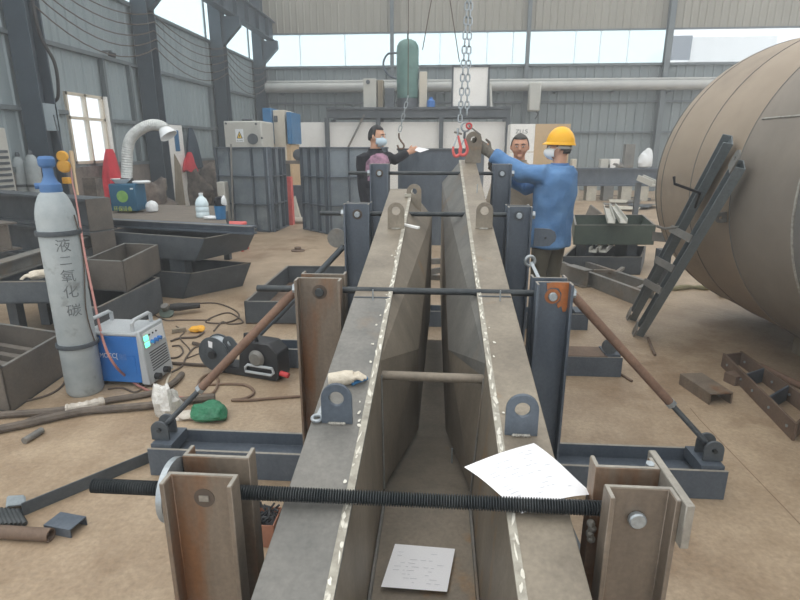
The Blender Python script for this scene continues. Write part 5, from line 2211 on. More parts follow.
YR = 6.9
for (a, b, lab) in (((432.5, -6), (422.5, 50), 'thin slanting rope left of the lifting chains, nearer the green tank'), ((449, -6), (459.5, 62), 'thin slanting rope just left of the lifting chains')):
    m_ = MB()
    A, B = at(a[0], a[1], 8), at(b[0], b[1], 8)
    A = A + (A - B) * .2
    m_.tube([A, B], .007, 6)
    tag(m_.build('rope', 'cable_dark'), lab, 'rope')
hc = thing('hook_chain', 'thin hanging chain with small hook above the hand of man in black', 'chain', at(400, 140, YR))
m_ = MB()
A, B = at(408.5, -6, YR), at(408, 96, YR)
A = A + (A - B) * .15
m_.tube([A, B], .005, 6)
m_.build('rope', 'cable_dark', hc)
m_ = chain_mesh(B, at(399, 134, YR), .07, .018, .006)
m_.build('chain', 'zinc', hc)
p = at(399, 134, YR)
m_ = MB()
pts = wobble([p + Z * .01, p - Z * .04, p + V((.03, 0, -.09)), p + V((.06, 0, -.13)), p + V((.05, 0, -.17)), p + V((0, 0, -.17)), p + V((-.02, 0, -.13))], 5)
m_.tube(pts, .011, 8)
m_.build('hook', 'rust_bar', hc)
# ------------------------------------------------------------------ big steel tank
D_ = 3.05
th_c = math.radians(-5.2)
TR = 1.125
tx, tz = D_ * math.cos(th_c), 1.5 + D_ * math.sin(th_c)
tz = max(tz, TR + .06)
YE = 4.9          # end of the cylindrical part
tank = thing('steel_tank', 'huge rusty brown steel tank lying on the right with welded seams', 'tank', (tx, 3, 0))
cour = [(0.6, 1.9, 'tank_grey'), (1.9, 3.08, 'tank_grey'), (3.08, 3.75, 'tank_mid'), (3.75, 4.35, 'tank_rust'), (4.35, YE, 'tank_rust')]
for y0, y1, mt in cour:
    m_ = MB()
    n = 96
    m_.lathe([(TR, 0), (TR, y1 - y0 - .004)], (tx, y0, tz), (0, 1, 0), n)
    m_.f = m_.f[:-2]
    m_.build('shell_course', mt, tank)
    m_ = MB()
    m_.torus((tx, y1 - .002, tz), TR + .001, .009 if y1 < 3.2 else .004, (0, 1, 0), 96, 6)
    m_.build('weld_seam', 'weld' if y1 < 3.2 else 'tank_grey', tank)
m_ = MB()
prof = [(TR, 0), (TR, .06)]
for k in range(1, 13):
    t = k / 12 * PI / 2
    prof.append((TR * math.cos(t) ** .85 if k < 12 else 0.0, .06 + .52 * math.sin(t)))
m_.lathe(prof, (tx, YE, tz), (0, 1, 0), 96)
m_.build('dished_head', 'tank_rust', tank)
m_ = MB()
prof2 = [p_ for p_ in prof]
m_.torus((tx, YE + .20, tz), TR * .972, .007, (0, 1, 0), 96, 6)
m_.build('weld_seam', 'tank_grey', tank)
for k, y in enumerate((1.2, 3.9)):
    for sg in (-1, 1):
        m_ = MB()
        zb = tz - math.sqrt(TR ** 2 - .35 ** 2)
        m_.plate([(tx + sg * .10, y - .15, 0), (tx + sg * .34, y - .15, 0), (tx + sg * .34, y - .15, tz - math.sqrt(TR ** 2 - .34 ** 2) - .002), (tx + sg * .10, y - .15, tz - math.sqrt(TR ** 2 - .1 ** 2) - .002)], (0, .3, 0))
        tag(m_.build('chock', 'wood_board', smooth=False), ('wooden chock under the near ' if k == 0 else 'wooden chock under the far ') + 'half of the big tank, ' + ('left side' if sg < 0 else 'right side'), 'chock', 'chocks under the tank')

# ------------------------------------------------------------------ leaning ladder frame of channels
lf = thing('ladder_frame', 'dark steel ladder frame of two channels leaning on big tank', 'ladder', gr(640, 333))
f1_, f2_ = gr(643, 336), gr(636, 320)


def on_tank(u, v, gap=.05):
    d = ray(u, v)
    # meet the cylinder of radius TR+gap round (tx,tz) along y
    ox, oz = -tx, 1.5 - tz
    a = d.x ** 2 + d.z ** 2
    b = 2 * (ox * d.x + oz * d.z)
    c = ox * ox + oz * oz - (TR + gap) ** 2
    q = b * b - 4 * a * c
    t = (-b - math.sqrt(max(q, 0))) / (2 * a)
    return CAM + d * t


t1_ = on_tank(745, 165)
t2_ = on_tank(733, 140)
lean = (t1_ - f1_).normalized()
acr = (f2_ - f1_)
acr = (acr - lean * acr.dot(lean)).normalized()
nrm_ = lean.cross(acr)
if nrm_.x > 0:
    nrm_ = -nrm_
for a, b, k in ((f1_, t1_, 0), (f2_, t2_, 1)):
    a = a + Z * .03
    m_ = MB()
    m_.prism(chan(.115, .06, .008), a, b, nrm_)
    m_.build('side_channel', 'girt_steel', lf, bevel=.001)
    for q, s_ in ((a, 1),) + (((b, -1),) if k == 0 else ()):
        m_ = MB()
        sd = lean.cross(nrm_).normalized()
        m_.lug(q + lean * s_ * .05 + nrm_ * .062, .11, .13, .014, nrm_ * .01, sd, -lean * s_)
        m_.build('hinge_plate', 'steel_grey', lf)
for t in (.25, .39, .566):
    m_ = MB()
    A = f1_ + (t1_ - f1_) * (t + .06)
    B = f2_ + (t2_ - f2_) * t
    dd = (B - A).normalized()
    m_.bar(A + nrm_ * .066 - dd * .03, B + nrm_ * .066 + dd * .1, .055, .010, nrm_)
    m_.build('rung', 'steel_grey', lf, bevel=.001)
m_ = MB()
q = on_tank(700, 193, .12)
q2 = q + V((-.17, .02, .06))
m_.tube([f2_ + (t2_ - f2_) * .66, q, q2, q2 + V((-.01, 0, .05))], .010, 8)
m_.build('handle', 'black_plastic', lf)
m_ = MB()
q = f2_ + (t2_ - f2_) * .60
m_.tube([q, q + V((-.16, 0, -.02)), q + V((-.22, 0, .0))], .010, 8)
m_.build('handle', 'steel_grey', lf)
m_ = MB()
m_.cyl(gr(648, 338, .012), gr(655, 355, .012), .011, 8)
tag(m_.build('round_bar', 'rust_bar'), 'short rusty bar lying on floor at the foot of the ladder frame', 'steel bar')
# lengthwise seam
q0 = on_tank(750, 120, 0)
m_ = MB()
m_.tube([V((q0.x, 3.7, q0.z)), V((q0.x, 1.9, q0.z))], .008, 6)
m_.build('lengthwise_seam', 'weld', tank)
# round lug on the tank beside the ladder
p = on_tank(727, 217, .0)
rr_ = (p - V((tx, p.y, tz))).normalized()
m_ = MB()
up_ = rr_.cross(V((0, 1, 0))).normalized()
m_.lug(p, .07, .075, .012, V((0, .01, 0)), up_, rr_)
m_.build('shell_lug', 'steel_grey', tank)

# ------------------------------------------------------------------ stacks behind
o, N, R, L, F = tray('steel_box', 'dark green steel box with two channels laid across, upper of the two by the tank', 'steel box', (575, 225.5), (656, 225.5), (573, 215), .57, .24, 'dark_green_steel', inner='dark_green_steel', group='steel boxes by the tank')
o2, N2, R2, L2, F2 = tray('steel_box', 'dark lower steel box by the tank under the dark green one', 'steel box', (563, 257), (642, 257.5), (575, 246), .215, .215, 'steel_dark', group='steel boxes by the tank')
for k, f in enumerate((.25, .8)):
    p = N2 + (R2 - N2) * f + (L2 - N2) * .5
    q = p.copy()
    m_ = MB()
    m_.box((p.x, p.y + .15, .16), (.12, .5, .315))
    tag(m_.build('packing_block', 'steel_dark', smooth=False), ('left' if k == 0 else 'right') + ' dark packing block between the two boxes by the tank', 'block', 'packing blocks by the tank')
labs = ('left', 'right')
for k, (du, z, ua, va, ub, vb, lab) in enumerate(((0, .62, 611, 223, 607, 210, 'left channel lying across the dark green box'), (0, .62, 623, 223, 613, 208, 'right channel lying across the dark green box'),
                                       (0, .26, 593, 252, 603, 244, 'left channel lying across the dark lower box'), (0, .26, 603, 252, 612, 244, 'right channel lying across the dark lower box'))):
    a, b = gr(ua, va, z), gr(ub, vb, z)
    b = a + (b - a).normalized() * ((b - a).length + (.2 if z > .5 else .1))
    if z < .5:
        b = a + (b - a).normalized() * .5
    m_ = MB()
    m_.prism(chan(.09, .06, .008, 1), a - (b - a).normalized() * .05, b)
    tag(m_.build('channel', 'cream_grey', bevel=.001), lab, 'steel channel', 'channels across the boxes')
p = gr(664, 252)
m_ = MB()
a, b = at(657, 240, 6.2), at(690, 243, 5.9)
m_.prism(chan(.2, .1, .012), a, b)
o = tag(m_.build('channel', 'steel_grey', smooth=False), 'short channel on a post between the boxes and ladder frame', 'steel channel')
m_ = MB()
m_.bx(a.x + .02, a.x + .14, 6.1, 6.25, 0, a.z - .1)
m_.build('post', 'steel_dark', o, smooth=False)
# trestle frame lying flat
tf = thing('flat_trestle', 'grey ladder shaped trestle lying flat behind the ladder frame foot', 'frame', gr(605, 290))
zf = .16
for a, b in (((561, 262), (641, 291)), ((571, 257), (655, 284))):
    A, B = gr(a[0], a[1], zf), gr(b[0], b[1], zf)
    m_ = MB()
    m_.prism(chan(.155, .05, .008), A - Z * .08, B - Z * .08, V((0, 1, 0)))
    m_.build('side_rail', 'steel_grey', tf, smooth=False)
for u0, v0, u1, v1 in ((562, 263, 572, 258), (594, 271, 615, 271), (616, 273, 623, 268), (638, 289, 650, 283)):
    m_ = MB()
    m_.bar(gr(u0, v0, zf - .015), gr(u1, v1, zf - .015), .04, .03)
    m_.build('cross_bar', 'steel_grey', tf, smooth=False)
A, B = gr(569, 273, .1), gr(588, 279, .1)
m_ = MB()
m_.prism(ibeam(.12, .2, .012, .014), A, B)
tag(m_.build('beam_offcut', 'steel_grey', smooth=False), 'short beam offcut beside the flat lying trestle', 'steel offcut')
# strap
m_ = MB()
pts = wobble([gr(672, 289, .02), gr(690, 287, .02), gr(706, 288, .02), gr(716, 285, .04), gr(722, 294, .03), gr(730, 291, .05), gr(738, 297, .02), gr(752, 303, .02)], 8)
for i in range(len(pts) - 1):
    pass
m_.tube(pts, [.014 + .018 * abs(math.sin(i * .33)) for i in range(len(pts))], 8)
tag(m_.build('lifting_strap', 'strap_olive'), 'faded olive lifting strap crumpled on floor under the big tank', 'strap')
# ------------------------------------------------------------------ on the floor, right
lw = thing('steel_ladder_frame', 'rusty flat ladder shaped frame with bolted sides on the floor, right', 'frame', gr(765, 390))
zf = .10
A0, A1 = gr(724, 353, zf), gr(797, 424, zf)
B0, B1 = gr(741, 351, zf), gr(818, 405, zf)
for a, b in ((A0, A1), (B0, B1)):
    m_ = MB()
    m_.bar(a - Z * .05, b - Z * .05, .014, .10)
    sr = m_.build('side_rail', 'rust_bar', lw, bevel=.001)
    d = (b - a).normalized()
    nn = V((d.y, -d.x, 0))
    if nn.dot(-a) < 0:
        nn = -nn
    for t in (.1, .33, .5, .72, .93):
        q = a + (b - a) * t - Z * .05
        m_ = MB()
        m_.cyl(q, q + nn * .013, .009, 8)
        m_.build('bolt', 'zinc', sr)
for t in (.02, .36, .68, .99):
    m_ = MB()
    m_.bar(A0 + (A1 - A0) * t - Z * .05, B0 + (B1 - B0) * t - Z * .05, .012, .095)
    m_.build('cross_plate', 'steel_blue' if .1 < t < .9 else 'rust_bar', lw, bevel=.001)
a, b = gr(691, 373, .075), gr(722, 393, .075)
m_ = MB()
m_.prism(chan(.15, .075, .010, -1), a, b)
tag(m_.build('channel_offcut', 'steel_post', bevel=.001), 'inverted brown channel offcut on floor left of the rusty frame', 'steel offcut')
p = gr(736, 384)
m_ = MB()
m_.box(p + V((0, .02, .033)), (.10, .09, .066), Matrix.Rotation(.35, 3, 'Z'))
tag(m_.build('wooden_block', 'rust_bar', bevel=.003), 'small brown block between channel offcut and rusty frame', 'block')
m_ = MB()
m_.pipe(gr(760, 366, .022), gr(812, 391, .022), .022, .018, 14)
tag(m_.build('pipe', 'rust_pipe'), 'rusty pipe lying behind the rusty flat frame at right edge', 'pipe')
m_ = MB()
m_.cyl(gr(617, 372, .009), gr(632, 381, .009), .009, 8)
tag(m_.build('round_bar', 'rust_bar'), 'thin rusty bar lying behind the right brace pipe', 'steel bar')
m_ = MB()
m_.lathe([(0, 0), (.035, 0), (.035, .012), (0, .012)], gr(581, 369), Z, 16)
tag(m_.build('steel_disc', 'steel_grey'), 'small steel disc on floor behind the right base beam', 'disc')
# joints in the floor
m_ = MB()
for a, b in (((700, 420), (820, 545)), ((690, 408), (700, 420)), ((640, 300), (800, 330))):
    A, B = gr(*a), gr(*b)
    d = (B - A).normalized()
    s = V((d.y, -d.x, 0)) * .002
    m_.add([A - s + Z * .0008, A + s + Z * .0008, B + s + Z * .0008, B - s + Z * .0008], [(0, 1, 2, 3)])
struct(m_.build('trim_4', 'joint_brown', smooth=False))

# ------------------------------------------------------------------ papers
M('print', (238, 240, 244), None, 2, .8)


def sheet_grid(P00, P10, P11, P01, bump, n=12, t=.0006):
    """paper through four corners; bump(s,t) lifts it"""
    vs, fs = [], []
    for i in range(n + 1):
        for j in range(n + 1):
            s, q = i / n, j / n
            p = P00 * ((1 - s) * (1 - q)) + P10 * (s * (1 - q)) + P11 * (s * q) + P01 * ((1 - s) * q)
            vs.append(p + Z * bump(s, q))
    for i in range(n):
        for j in range(n):
            a = i * (n + 1) + j
            fs.append((a, a + 1, a + n + 2, a + n + 1))
    m_ = MB()
    m_.add(vs, fs)
    return m_, vs, n


def printed(parent, P00, P10, P11, P01, bump, rows, n=12):
    rnd = random.Random(5)
    m_ = MB()

    def pt(s, q):
        return P00 * ((1 - s) * (1 - q)) + P10 * (s * (1 - q)) + P11 * (s * q) + P01 * ((1 - s) * q) + Z * (bump(s, q) + .0012)
    for r in range(rows):
        q = .12 + .76 * r / rows
        s = .1
        while s < .88:
            w_ = rnd.uniform(.03, .12)
            if rnd.random() < .6:
                m_.add([pt(s, q), pt(min(s + w_, .9), q), pt(min(s + w_, .9), q + .012), pt(s, q + .012)], [(0, 1, 2, 3)])
            s += w_ + rnd.uniform(.02, .08)
    o = m_.build('print_lines', 'print_grey', parent, smooth=False)
    o['kind'] = 'stuff'


def zb_(Y):
    return .282 + (Y - .45) * (.025 / 1.21) + .003


q = []
for u, v in ((395, 544), (455, 549), (447, 592), (381, 587)):
    p = gr(u, v, .30)
    for _ in range(4):
        p = gr(u, v, zb_(p.y))
    q.append(p)
flat = lambda s, t: .0008 + .002 * math.sin(PI * s) * math.sin(PI * t)
m_, _, _ = sheet_grid(q[3], q[2], q[1], q[0], flat)
o = tag(m_.build('drawing_sheet', 'paper'), 'white paper sheet lying flat on the trough bottom of girder', 'paper')
printed(o, q[3], q[2], q[1], q[0], flat, 9)
P = [rl(464, 467, .02), rl(534, 443, .012), rl(594, 493, .012), rl(522, 512, .02)]
bmp = lambda s, t: .012 * math.sin(PI * s) * (.4 + .6 * t) + .004 * math.sin(5 * t)
m_, _, _ = sheet_grid(P[0], P[1], P[2], P[3], bmp)
o = tag(m_.build('drawing_sheet', 'paper'), 'white paper sheet hanging over the right top edge of girder', 'paper')
printed(o, P[0], P[1], P[2], P[3], bmp, 12)
p = rl(346, 381, .01)
glove('work_glove', 'cream work glove lying behind the left lifting lug', p + Z * .012, (1, .1, .1), (0, 1, 0), .10, 'glove_white')
# felt pen and chalk stick
m_ = MB()
a, b = rl(352, 384, .008), rl(367, 378, .008)
m_.cyl(a, b, .006, 10)
o = m_.build('marker_pen', 'blue_paint')
tag(o, 'blue marker pen beside the cream glove on the girder', 'pen')
m_ = MB()
m_.bar(rl(401, 224, .008), rl(419, 228, .008), .02, .014)
tag(m_.build('chalk_stick', 'white_paint', bevel=.002), 'white chalk stick across the left inner edge of the girder', 'chalk')
sp2 = thing('combination_spanner', 'combination spanner end sticking out from under the left lifting lug', 'spanner', rl(318, 417))
m_ = MB()
c_ = rl(317, 418, .008)
m_.torus(c_, .014, .005, (0, -.18, 1), 20, 8)
m_.build('ring', 'zinc', sp2)
m_ = MB()
d_ = (rl(330, 392, .01) - c_).normalized()
m_.bar(c_ + d_ * .014, c_ + d_ * .12, .011, .006, Z)
m_.build('shank', 'zinc', sp2)
# ------------------------------------------------------------------ workers
def loft(m_, secs, n=20):
    vs, fs = [], []
    for c, a, b in secs:
        for k in range(n):
            t = 2 * PI * k / n
            vs.append(V(c) + a * math.cos(t) + b * math.sin(t))
    for i in range(len(secs) - 1):
        for k in range(n):
            fs.append((i * n + k, i * n + (k + 1) % n, (i + 1) * n + (k + 1) % n, (i + 1) * n + k))
    fs.append(tuple(range(n - 1, -1, -1)))
    fs.append(tuple((len(secs) - 1) * n + k for k in range(n)))
    m_.add(vs, fs)


def fused(m_, name, mat, parent, voxel, iters=4, wrinkle=0.0, seed=0):
    """weld overlapping closed shells into one continuous skin"""
    o = m_.build(name, mat, parent)
    r = o.modifiers.new('remesh', 'REMESH')
    r.mode = 'VOXEL'
    r.voxel_size = voxel
    r.use_smooth_shade = True
    s = o.modifiers.new('smooth', 'SMOOTH')
    s.iterations = iters
    s.factor = .5
    dg = bpy.context.evaluated_depsgraph_get()
    bpy.context.view_layer.update()
    me = bpy.data.meshes.new_from_object(o.evaluated_get(dg))
    old = o.data
    o.modifiers.clear()
    o.data = me
    bpy.data.meshes.remove(old)
    if wrinkle:
        rnd = random.Random(seed)
        ks = [(V((rnd.uniform(-1, 1), rnd.uniform(-1, 1), rnd.uniform(.2, 1.4))) * rnd.uniform(14, 40), rnd.uniform(0, 6.28)) for _ in range(8)]
        nn = [v.normal.copy() for v in me.vertices]
        for v, n in zip(me.vertices, nn):
            h = sum(math.sin(k.dot(v.co) + p) for k, p in ks) / 8
            v.co += n * wrinkle * h
    me.shade_smooth()
    return o


def hand(m_, wrist, d, side, up, S, curl=.35):
    """palm, four fingers and a thumb; d = pointing direction, side = towards the thumb"""
    d, side = d.normalized(), side.normalized()
    up = up.normalized()
    pc = wrist + d * S * .28
    loft(m_, [(wrist, side * S * .16, up * S * .13), (wrist + d * S * .15, side * S * .2, up * S * .12), (wrist + d * S * .5, side * S * .23, up * S * .1), (wrist + d * S * .56, side * S * .2, up * S * .08)], 12)
    for o_, l_ in ((.16, .40), (.055, .46), (-.055, .43), (-.16, .33)):
        a = wrist + d * S * .5 + side * S * o_
        b = a + d * S * l_ * .5 - up * S * curl * .12
        c = b + d * S * l_ * .42 - up * S * curl * .4
        m_.tube([a, b, c], [S * .058, S * .053, S * .04], 8)
    a = wrist + d * S * .18 + side * S * .17
    m_.tube([a, a + side * S * .14 + d * S * .14, a + side * S * .15 + d * S * .33 - up * S * .08], [S * .065, S * .06, S * .045], 8)


def worker(label, P, f, fh, H, arms, cloth, pants, skin, hair, mask=None, helmet=False, gloves=None, lean=0.0, puff=1.0, vest=None, hem=.84, hw=1.0, gs=.20):
    k = H / 1.70
    f = V((f[0], f[1], 0)).normalized()
    s = V((-f.y, f.x, 0))
    fh = V((fh[0], fh[1], fh[2] if len(fh) > 2 else 0)).normalized()
    sh = Z.cross(fh).normalized()
    uh = fh.cross(sh).normalized()
    P = V((P[0], P[1], 0))
    root = thing('person', label, 'person', P)

    def at_(a, b, z):          # a to the left, b forward
        ln = lean * max(0, z - .9) * f
        return P + (s * a + f * b + ln + Z * z) * k
    tors = [(.80, .13, .10), (.90, .165, .118), (1.02, .15, .105), (1.18, .165, .115), (1.30, .178, .112), (1.37, .165, .095), (1.415, .10, .075)]
    sho = {'L': at_(.178, 0, 1.355), 'R': at_(-.178, 0, 1.355)}
    hc = at_(0, .015, 1.585) + fh * .01
    # body
    m_ = MB()
    loft(m_, [(at_(0, 0, z), s * a * k, f * b * k) for z, a, b in tors] + [(at_(0, 0, 1.44), s * .06 * k, f * .06 * k), (at_(0, .01, 1.53), s * .055 * k, f * .058 * k)])
    for q in (1, -1):
        m_.tube([at_(.085 * q, 0, .88), at_(.095 * q, .0, .68), at_(.10 * q, .01, .47), at_(.10 * q, -.01, .30), at_(.10 * q, -.02, .08)], [.085 * k, .075 * k, .055 * k, .052 * k, .038 * k], 14)
        m_.tube([at_(.10 * q, -.05, .05), at_(.105 * q, .06, .045), at_(.11 * q, .15, .035)], [.042 * k, .042 * k, .03 * k], 10)
    for w_, (el, wr, hd) in arms.items():
        m_.tube([sho[w_], (sho[w_] + el) / 2, el, (el + wr) / 2, wr], [.052 * k, .046 * k, .041 * k, .038 * k, .029 * k], 12)
        d = (hd - wr).normalized()
        sd = (Z - d * d.z)
        if sd.length < .3:
            sd = f - d * f.dot(d)
        hand(m_, wr, d, sd, d.cross(sd), .17 * k)
    m_.ball(hc, (1, 1, 1), 20)
    nb = 20 * 11
    # skull shaped in the frame of the head
    base = len(m_.v) - 20 * (20 // 2 + 1)
    for i in range(base, len(m_.v)):
        q = m_.v[i] - hc
        x, y, z = q.x, q.y, q.z
        jaw = 1.0 - .22 * max(0, -z) ** 1.3
        m_.v[i] = hc + sh * (x * .074 * hw * jaw * k) + fh * ((y * .094 * (jaw if y < 0 else 1.0) + (.006 if y > 0 and z < 0 else 0)) * k) + uh * (z * .116 * k)

    def face(a, b, z):
        return hc + (sh * a + fh * b + uh * z) * k
    m_.tube([face(0, .088, .022), face(0, .105, -.012), face(0, .110, -.028)], [.009 * k, .012 * k, .016 * k], 8)
    m_.ball(face(0, .082, -.085), (.028 * k, .026 * k, .022 * k), 10)
    m_.tube([face(-.05, .068, .03), face(0, .086, .034), face(.05, .068, .03)], .012 * k, 8)
    for q in (1, -1):
        m_.ball(face(.074 * hw * q, -.005, -.008), (.014 * k, .022 * k, .032 * k), 10)
        m_.ball(face(.042 * q, .066, -.03), (.022 * k, .02 * k, .02 * k), 10)
    body = fused(m_, 'body', skin, root, .0085, 3)
    for q in (1, -1):
        m_ = MB()
        m_.ball(face(.031 * q, .083, .008), (.012 * k, .012 * k, .006 * k), 12)
        e = m_.build('eye', 'white_plastic', body)
        m_ = MB()
        m_.ball(face(.031 * q, .091, .008), .0062 * k, 10)
        m_.build('iris', 'hair_black', e)
        m_ = MB()
        m_.tube([face(.014 * q, .098, .030), face(.034 * q, .094, .036), face(.052 * q, .080, .028)], [.004, .005, .003], 6)
        m_.build('eyebrow', hair, body)
    if not mask:
        m_ = MB()
        m_.tube([face(-.024, .086, -.056), face(0, .099, -.053), face(.024, .086, -.056)], [.002, .0045, .002], 8)
        m_.build('lips', 'lips', body)
    # hair: a close cap that leaves the face free
    m_ = MB()
    m_.ball((0, 0, 0), 1, 28)
    keep = []
    vv = []
    for p in m_.v:
        z_, y_ = p.z, p.y
        vv.append(hc + (sh * (p.x * .081 * hw) + fh * (p.y * .101 - .004) + uh * (p.z * .124 + .003)) * k)
    ff = []
    for fc in m_.f:
        c = sum((m_.v[i] for i in fc), V((0, 0, 0))) / len(fc)
        if c.z > .70 or (c.y < .12 and c.z > -.35 + .55 * max(0, c.y + .35)):
            ff.append(fc)
    m_.v, m_.f = vv, ff
    ho = m_.prune().build('hair', hair, root)
    so = ho.modifiers.new('thickness', 'SOLIDIFY')
    so.thickness = .010
    so.offset = -1
    # jacket
    m_ = MB()
    e = .02 * puff
    jt = [(hem, .178, .134), (.90, .178, .132), (1.02, .168, .125), (1.18, .175, .125), (1.30, .180, .118), (1.37, .165, .098), (1.41, .10, .08), (1.435, .075, .075)]
    loft(m_, [(at_(0, 0, z), s * (a + e * .7) * k, f * (b + e * .8) * k) for z, a, b in jt])
    for w_, (el, wr, hd) in arms.items():
        m_.tube([sho[w_] - (sho[w_] - at_(0, 0, 1.33)) * .25, sho[w_], (sho[w_] + el) / 2, el, (el + wr) / 2, wr - (wr - el) * .06],
                [.07 * k, (.062 + e * .5) * k, (.056 + e * .6) * k, (.053 + e * .6) * k, (.049 + e * .5) * k, (.040 + e * .4) * k], 14)
    jk = fused(m_, 'jacket', cloth, root, .012, 3, .006 + .004 * puff, 3)
    m_ = MB()
    loft(m_, [(at_(0, 0, z), s * a * k, f * b * k) for z, a, b in ((1.405, .088, .086), (1.43, .080, .080), (1.452, .077, .078))])
    m_.build('collar', cloth, jk)
    if vest:
        m_ = MB()
        loft(m_, [(at_(0, .004, z), s * (a + e * .7 + .004) * k, f * (b + e * .8 + .008) * k) for z, a, b in ((1.10, .160, .118), (1.20, .164, .122), (1.30, .168, .118), (1.37, .14, .096), (1.40, .09, .078))])
        m_.build('front_panel', vest, jk)
    m_ = MB()
    loft(m_, [(at_(0, 0, z), s * a * k, f * b * k) for z, a, b in ((.78, .13, .12), (.86, .172, .13), (.98, .165, .122), (1.02, .16, .115))])
    for q in (1, -1):
        m_.tube([at_(.085 * q, 0, .88), at_(.095 * q, .0, .68), at_(.10 * q, .012, .47), at_(.10 * q, -.005, .30), at_(.10 * q, -.015, .09)], [.098 * k, .092 * k, .075 * k, .072 * k, .068 * k], 14)
    fused(m_, 'trousers', pants, root, .014, 4, .005, 5)
    for q in (1, -1):
        m_ = MB()
        m_.tube([at_(.10 * q, -.07, .055), at_(.10 * q, -.02, .06), at_(.105 * q, .06, .055), at_(.11 * q, .13, .045), at_(.11 * q, .18, .035)], [.04 * k, .053 * k, .052 * k, .046 * k, .028 * k], 12)
        for i in range(len(m_.v)):
            m_.v[i].z = max(m_.v[i].z, 0.0)
        m_.build('shoe', 'rubber_black', root)
    if gloves:
        for w_, (el, wr, hd) in arms.items():
            m_ = MB()
            d = (hd - wr).normalized()
            sd = (Z - d * d.z)
            if sd.length < .3:
                sd = f - d * f.dot(d)
            hand(m_, wr - d * .0, d, sd, d.cross(sd), gs * k, .5)
            m_.tube([wr - d * .10, wr - d * .04, wr + d * .02], [.055 * k, .05 * k, .042 * k], 12)
            fused(m_, 'glove', gloves, root, .007, 2)
    if mask:
        m_ = MB()
        m_.ball((0, 0, 0), 1, 24)
        vv = [hc + (sh * (p.x * .080) + fh * (p.y * .134) + uh * (p.z * .070 - .047)) * k for p in m_.v]
        ff = []
        for fc in m_.f:
            c = sum((m_.v[i] for i in fc), V((0, 0, 0))) / len(fc)
            if c.y > .30 and abs(c.z) < .93:
                ff.append(fc)
        m_.v, m_.f = vv, ff
        mo = m_.prune().build('face_mask', mask, root)
        so = mo.modifiers.new('thickness', 'SOLIDIFY')
        so.thickness = .003
        m_ = MB()
        for q in (1, -1):
            m_.tube([face(.066 * q, .04, -.03), face(.079 * q, .0, .01)], .002, 5)
            m_.build('ear_loop', mask, mo)
            m_ = MB()
    if helmet:
        hb = hc + (uh * .034 - fh * .004) * k
        m_ = MB()
        prof = []
        for i in range(13):
            t = i / 12 * PI / 2
            prof.append((math.cos(t), math.sin(t)))
        n = 36
        vs, fs = [], []
        for r, z in prof:
            for j in range(n):
                a = 2 * PI * j / n
                x, y = math.cos(a), math.sin(a)
                ridge = 1 + .035 * math.exp(-(x / .16) ** 2) * z
                vs.append(hb + (sh * (x * r * .104) + fh * (y * r * .124) + uh * (z * .138 * ridge)) * k)
        for i in range(len(prof) - 1):
            for j in range(n):
                fs.append((i * n + j, i * n + (j + 1) % n, (i + 1) * n + (j + 1) % n, (i + 1) * n + j))
        fs.append(tuple(12 * n + j for j in range(n)))
        m_.add(vs, fs)
        ho = m_.build('hard_hat', 'yellow_helmet', root)
        so = ho.modifiers.new('thickness', 'SOLIDIFY')
        so.thickness = .004
        m_ = MB()
        vs, fs = [], []
        for r_, dz in ((.99, .0), (1.0, .012), (None, -.008), (None, -.014)):
            for j in range(n):
                a = 2 * PI * j / n
                x, y = math.cos(a), math.sin(a)
                ext = .008 + .024 * max(0, y) ** 2
                if r_:
                    vs.append(hb + (sh * (x * r_ * .104) + fh * (y * r_ * .124) + uh * dz) * k)
                else:
                    vs.append(hb + (sh * (x * (.104 + ext)) + fh * (y * (.124 + ext)) + uh * dz) * k)
        ordr = [0, 1, 2, 3]
        for i in range(4):
            a_, b_ = i, (i + 1) % 4
            for j in range(n):
                fs.append((a_ * n + j, a_ * n + (j + 1) % n, b_ * n + (j + 1) % n, b_ * n + j))
        m_.add(vs, fs)
        m_.build('brim', 'yellow_helmet', ho)
        m_ = MB()
        pts = [hc + (sh * (math.cos(a) * .083) + fh * (math.sin(a) * .101) + uh * -.0) * k for a in [PI + PI * i / 14 for i in range(15)]]
        m_.tube(pts, .013, 8)
        m_.build('helmet_band', 'cream_grey', ho)
        for q in (1, -1):
            m_ = MB()
            m_.tube([face(.034 * q + math.cos(2 * PI * i / 12) * .022, .104 - .2 * abs(.034 * q + math.cos(2 * PI * i / 12) * .022) ** 1.2, .008 + math.sin(2 * PI * i / 12) * .016) for i in range(12)], .002, 5, closed=True)
            gl = m_.build('glasses_rim', 'black_plastic', root)
            m_ = MB()
            m_.tube([face(.058 * q, .09, .012), face(.077 * q, .0, .012)], .002, 5)
            m_.build('glasses_arm', 'black_plastic', gl)
    return root


# man in blue with the yellow helmet, back half turned, both arms out to the lug
YB_ = 4.78
pc = at(555, 160, YB_)
worker('person in blue jacket and yellow hard hat reaching for the chain hook, back turned', (pc.x, YB_), (-.62, .78), (-.95, .30, .03), 1.605,
       {'L': (at(524, 174, 4.78), at(491, 154, 4.88), at(474, 141, 4.90)), 'R': (at(526, 186, 5.12), at(502, 172, 5.06), at(486, 162, 4.98))},
       'blue_jacket', 'olive_cloth', 'skin', 'hair_grey', mask='mask_white', helmet=True, gloves='glove_grey', lean=-.10, puff=2.9, hem=.70, gs=.235)
# man behind, facing us
YT_ = 5.5
pc = at(519, 160, YT_)
worker('bareheaded person in tan work clothes standing behind the worker with the yellow hard hat', (pc.x, YT_), (-.1, -1), (-.12, -1, -.12), 1.615,
       {'L': (at(546, 205, 5.5), at(543, 240, 5.4), at(541, 255, 5.38)), 'R': (at(491, 205, 5.5), at(493, 240, 5.4), at(494, 255, 5.38))},
       'tan_cloth', 'tan_cloth', 'skin_tan', 'hair_grey', puff=.9, hw=1.15)
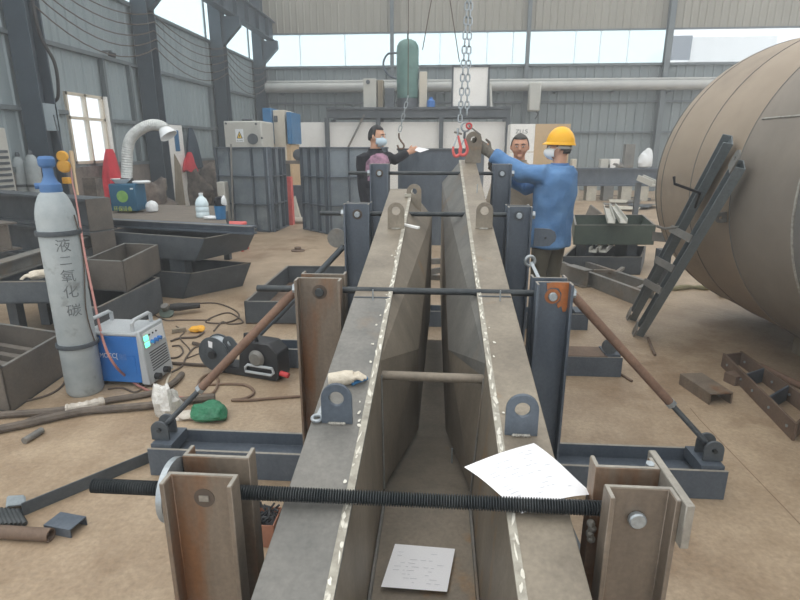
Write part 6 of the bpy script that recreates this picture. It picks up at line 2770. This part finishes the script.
# man in black on the left
YK = 6.5
pc = at(375, 160, YK)
worker('person in black and pink top with blue mask holding out a paper', (pc.x, YK), (.55, -.83), (.93, -.36, -.12), 1.735,
       {'L': (at(394, 160, 6.62), at(408, 152.5, 6.72), at(416, 149, 6.78)), 'R': (at(362, 181, 6.42), at(364, 204, 6.36), at(365, 214, 6.32))},
       'black_cloth', 'black_cloth', 'skin', 'hair_black', mask='mask_blue', vest='pink_cloth', lean=.02, puff=.35)
m_ = MB()
q = [at(412, 149.5, 6.76), at(419, 147.5, 6.80), at(429, 149.5, 6.84), at(420, 152.5, 6.74)]
m_.plate(q, (0, 0, .004))
tag(m_.build('paper_sheet', 'paper', smooth=False), 'white paper held in the hand of the man in black', 'paper')
bpy.context.view_layer.update()
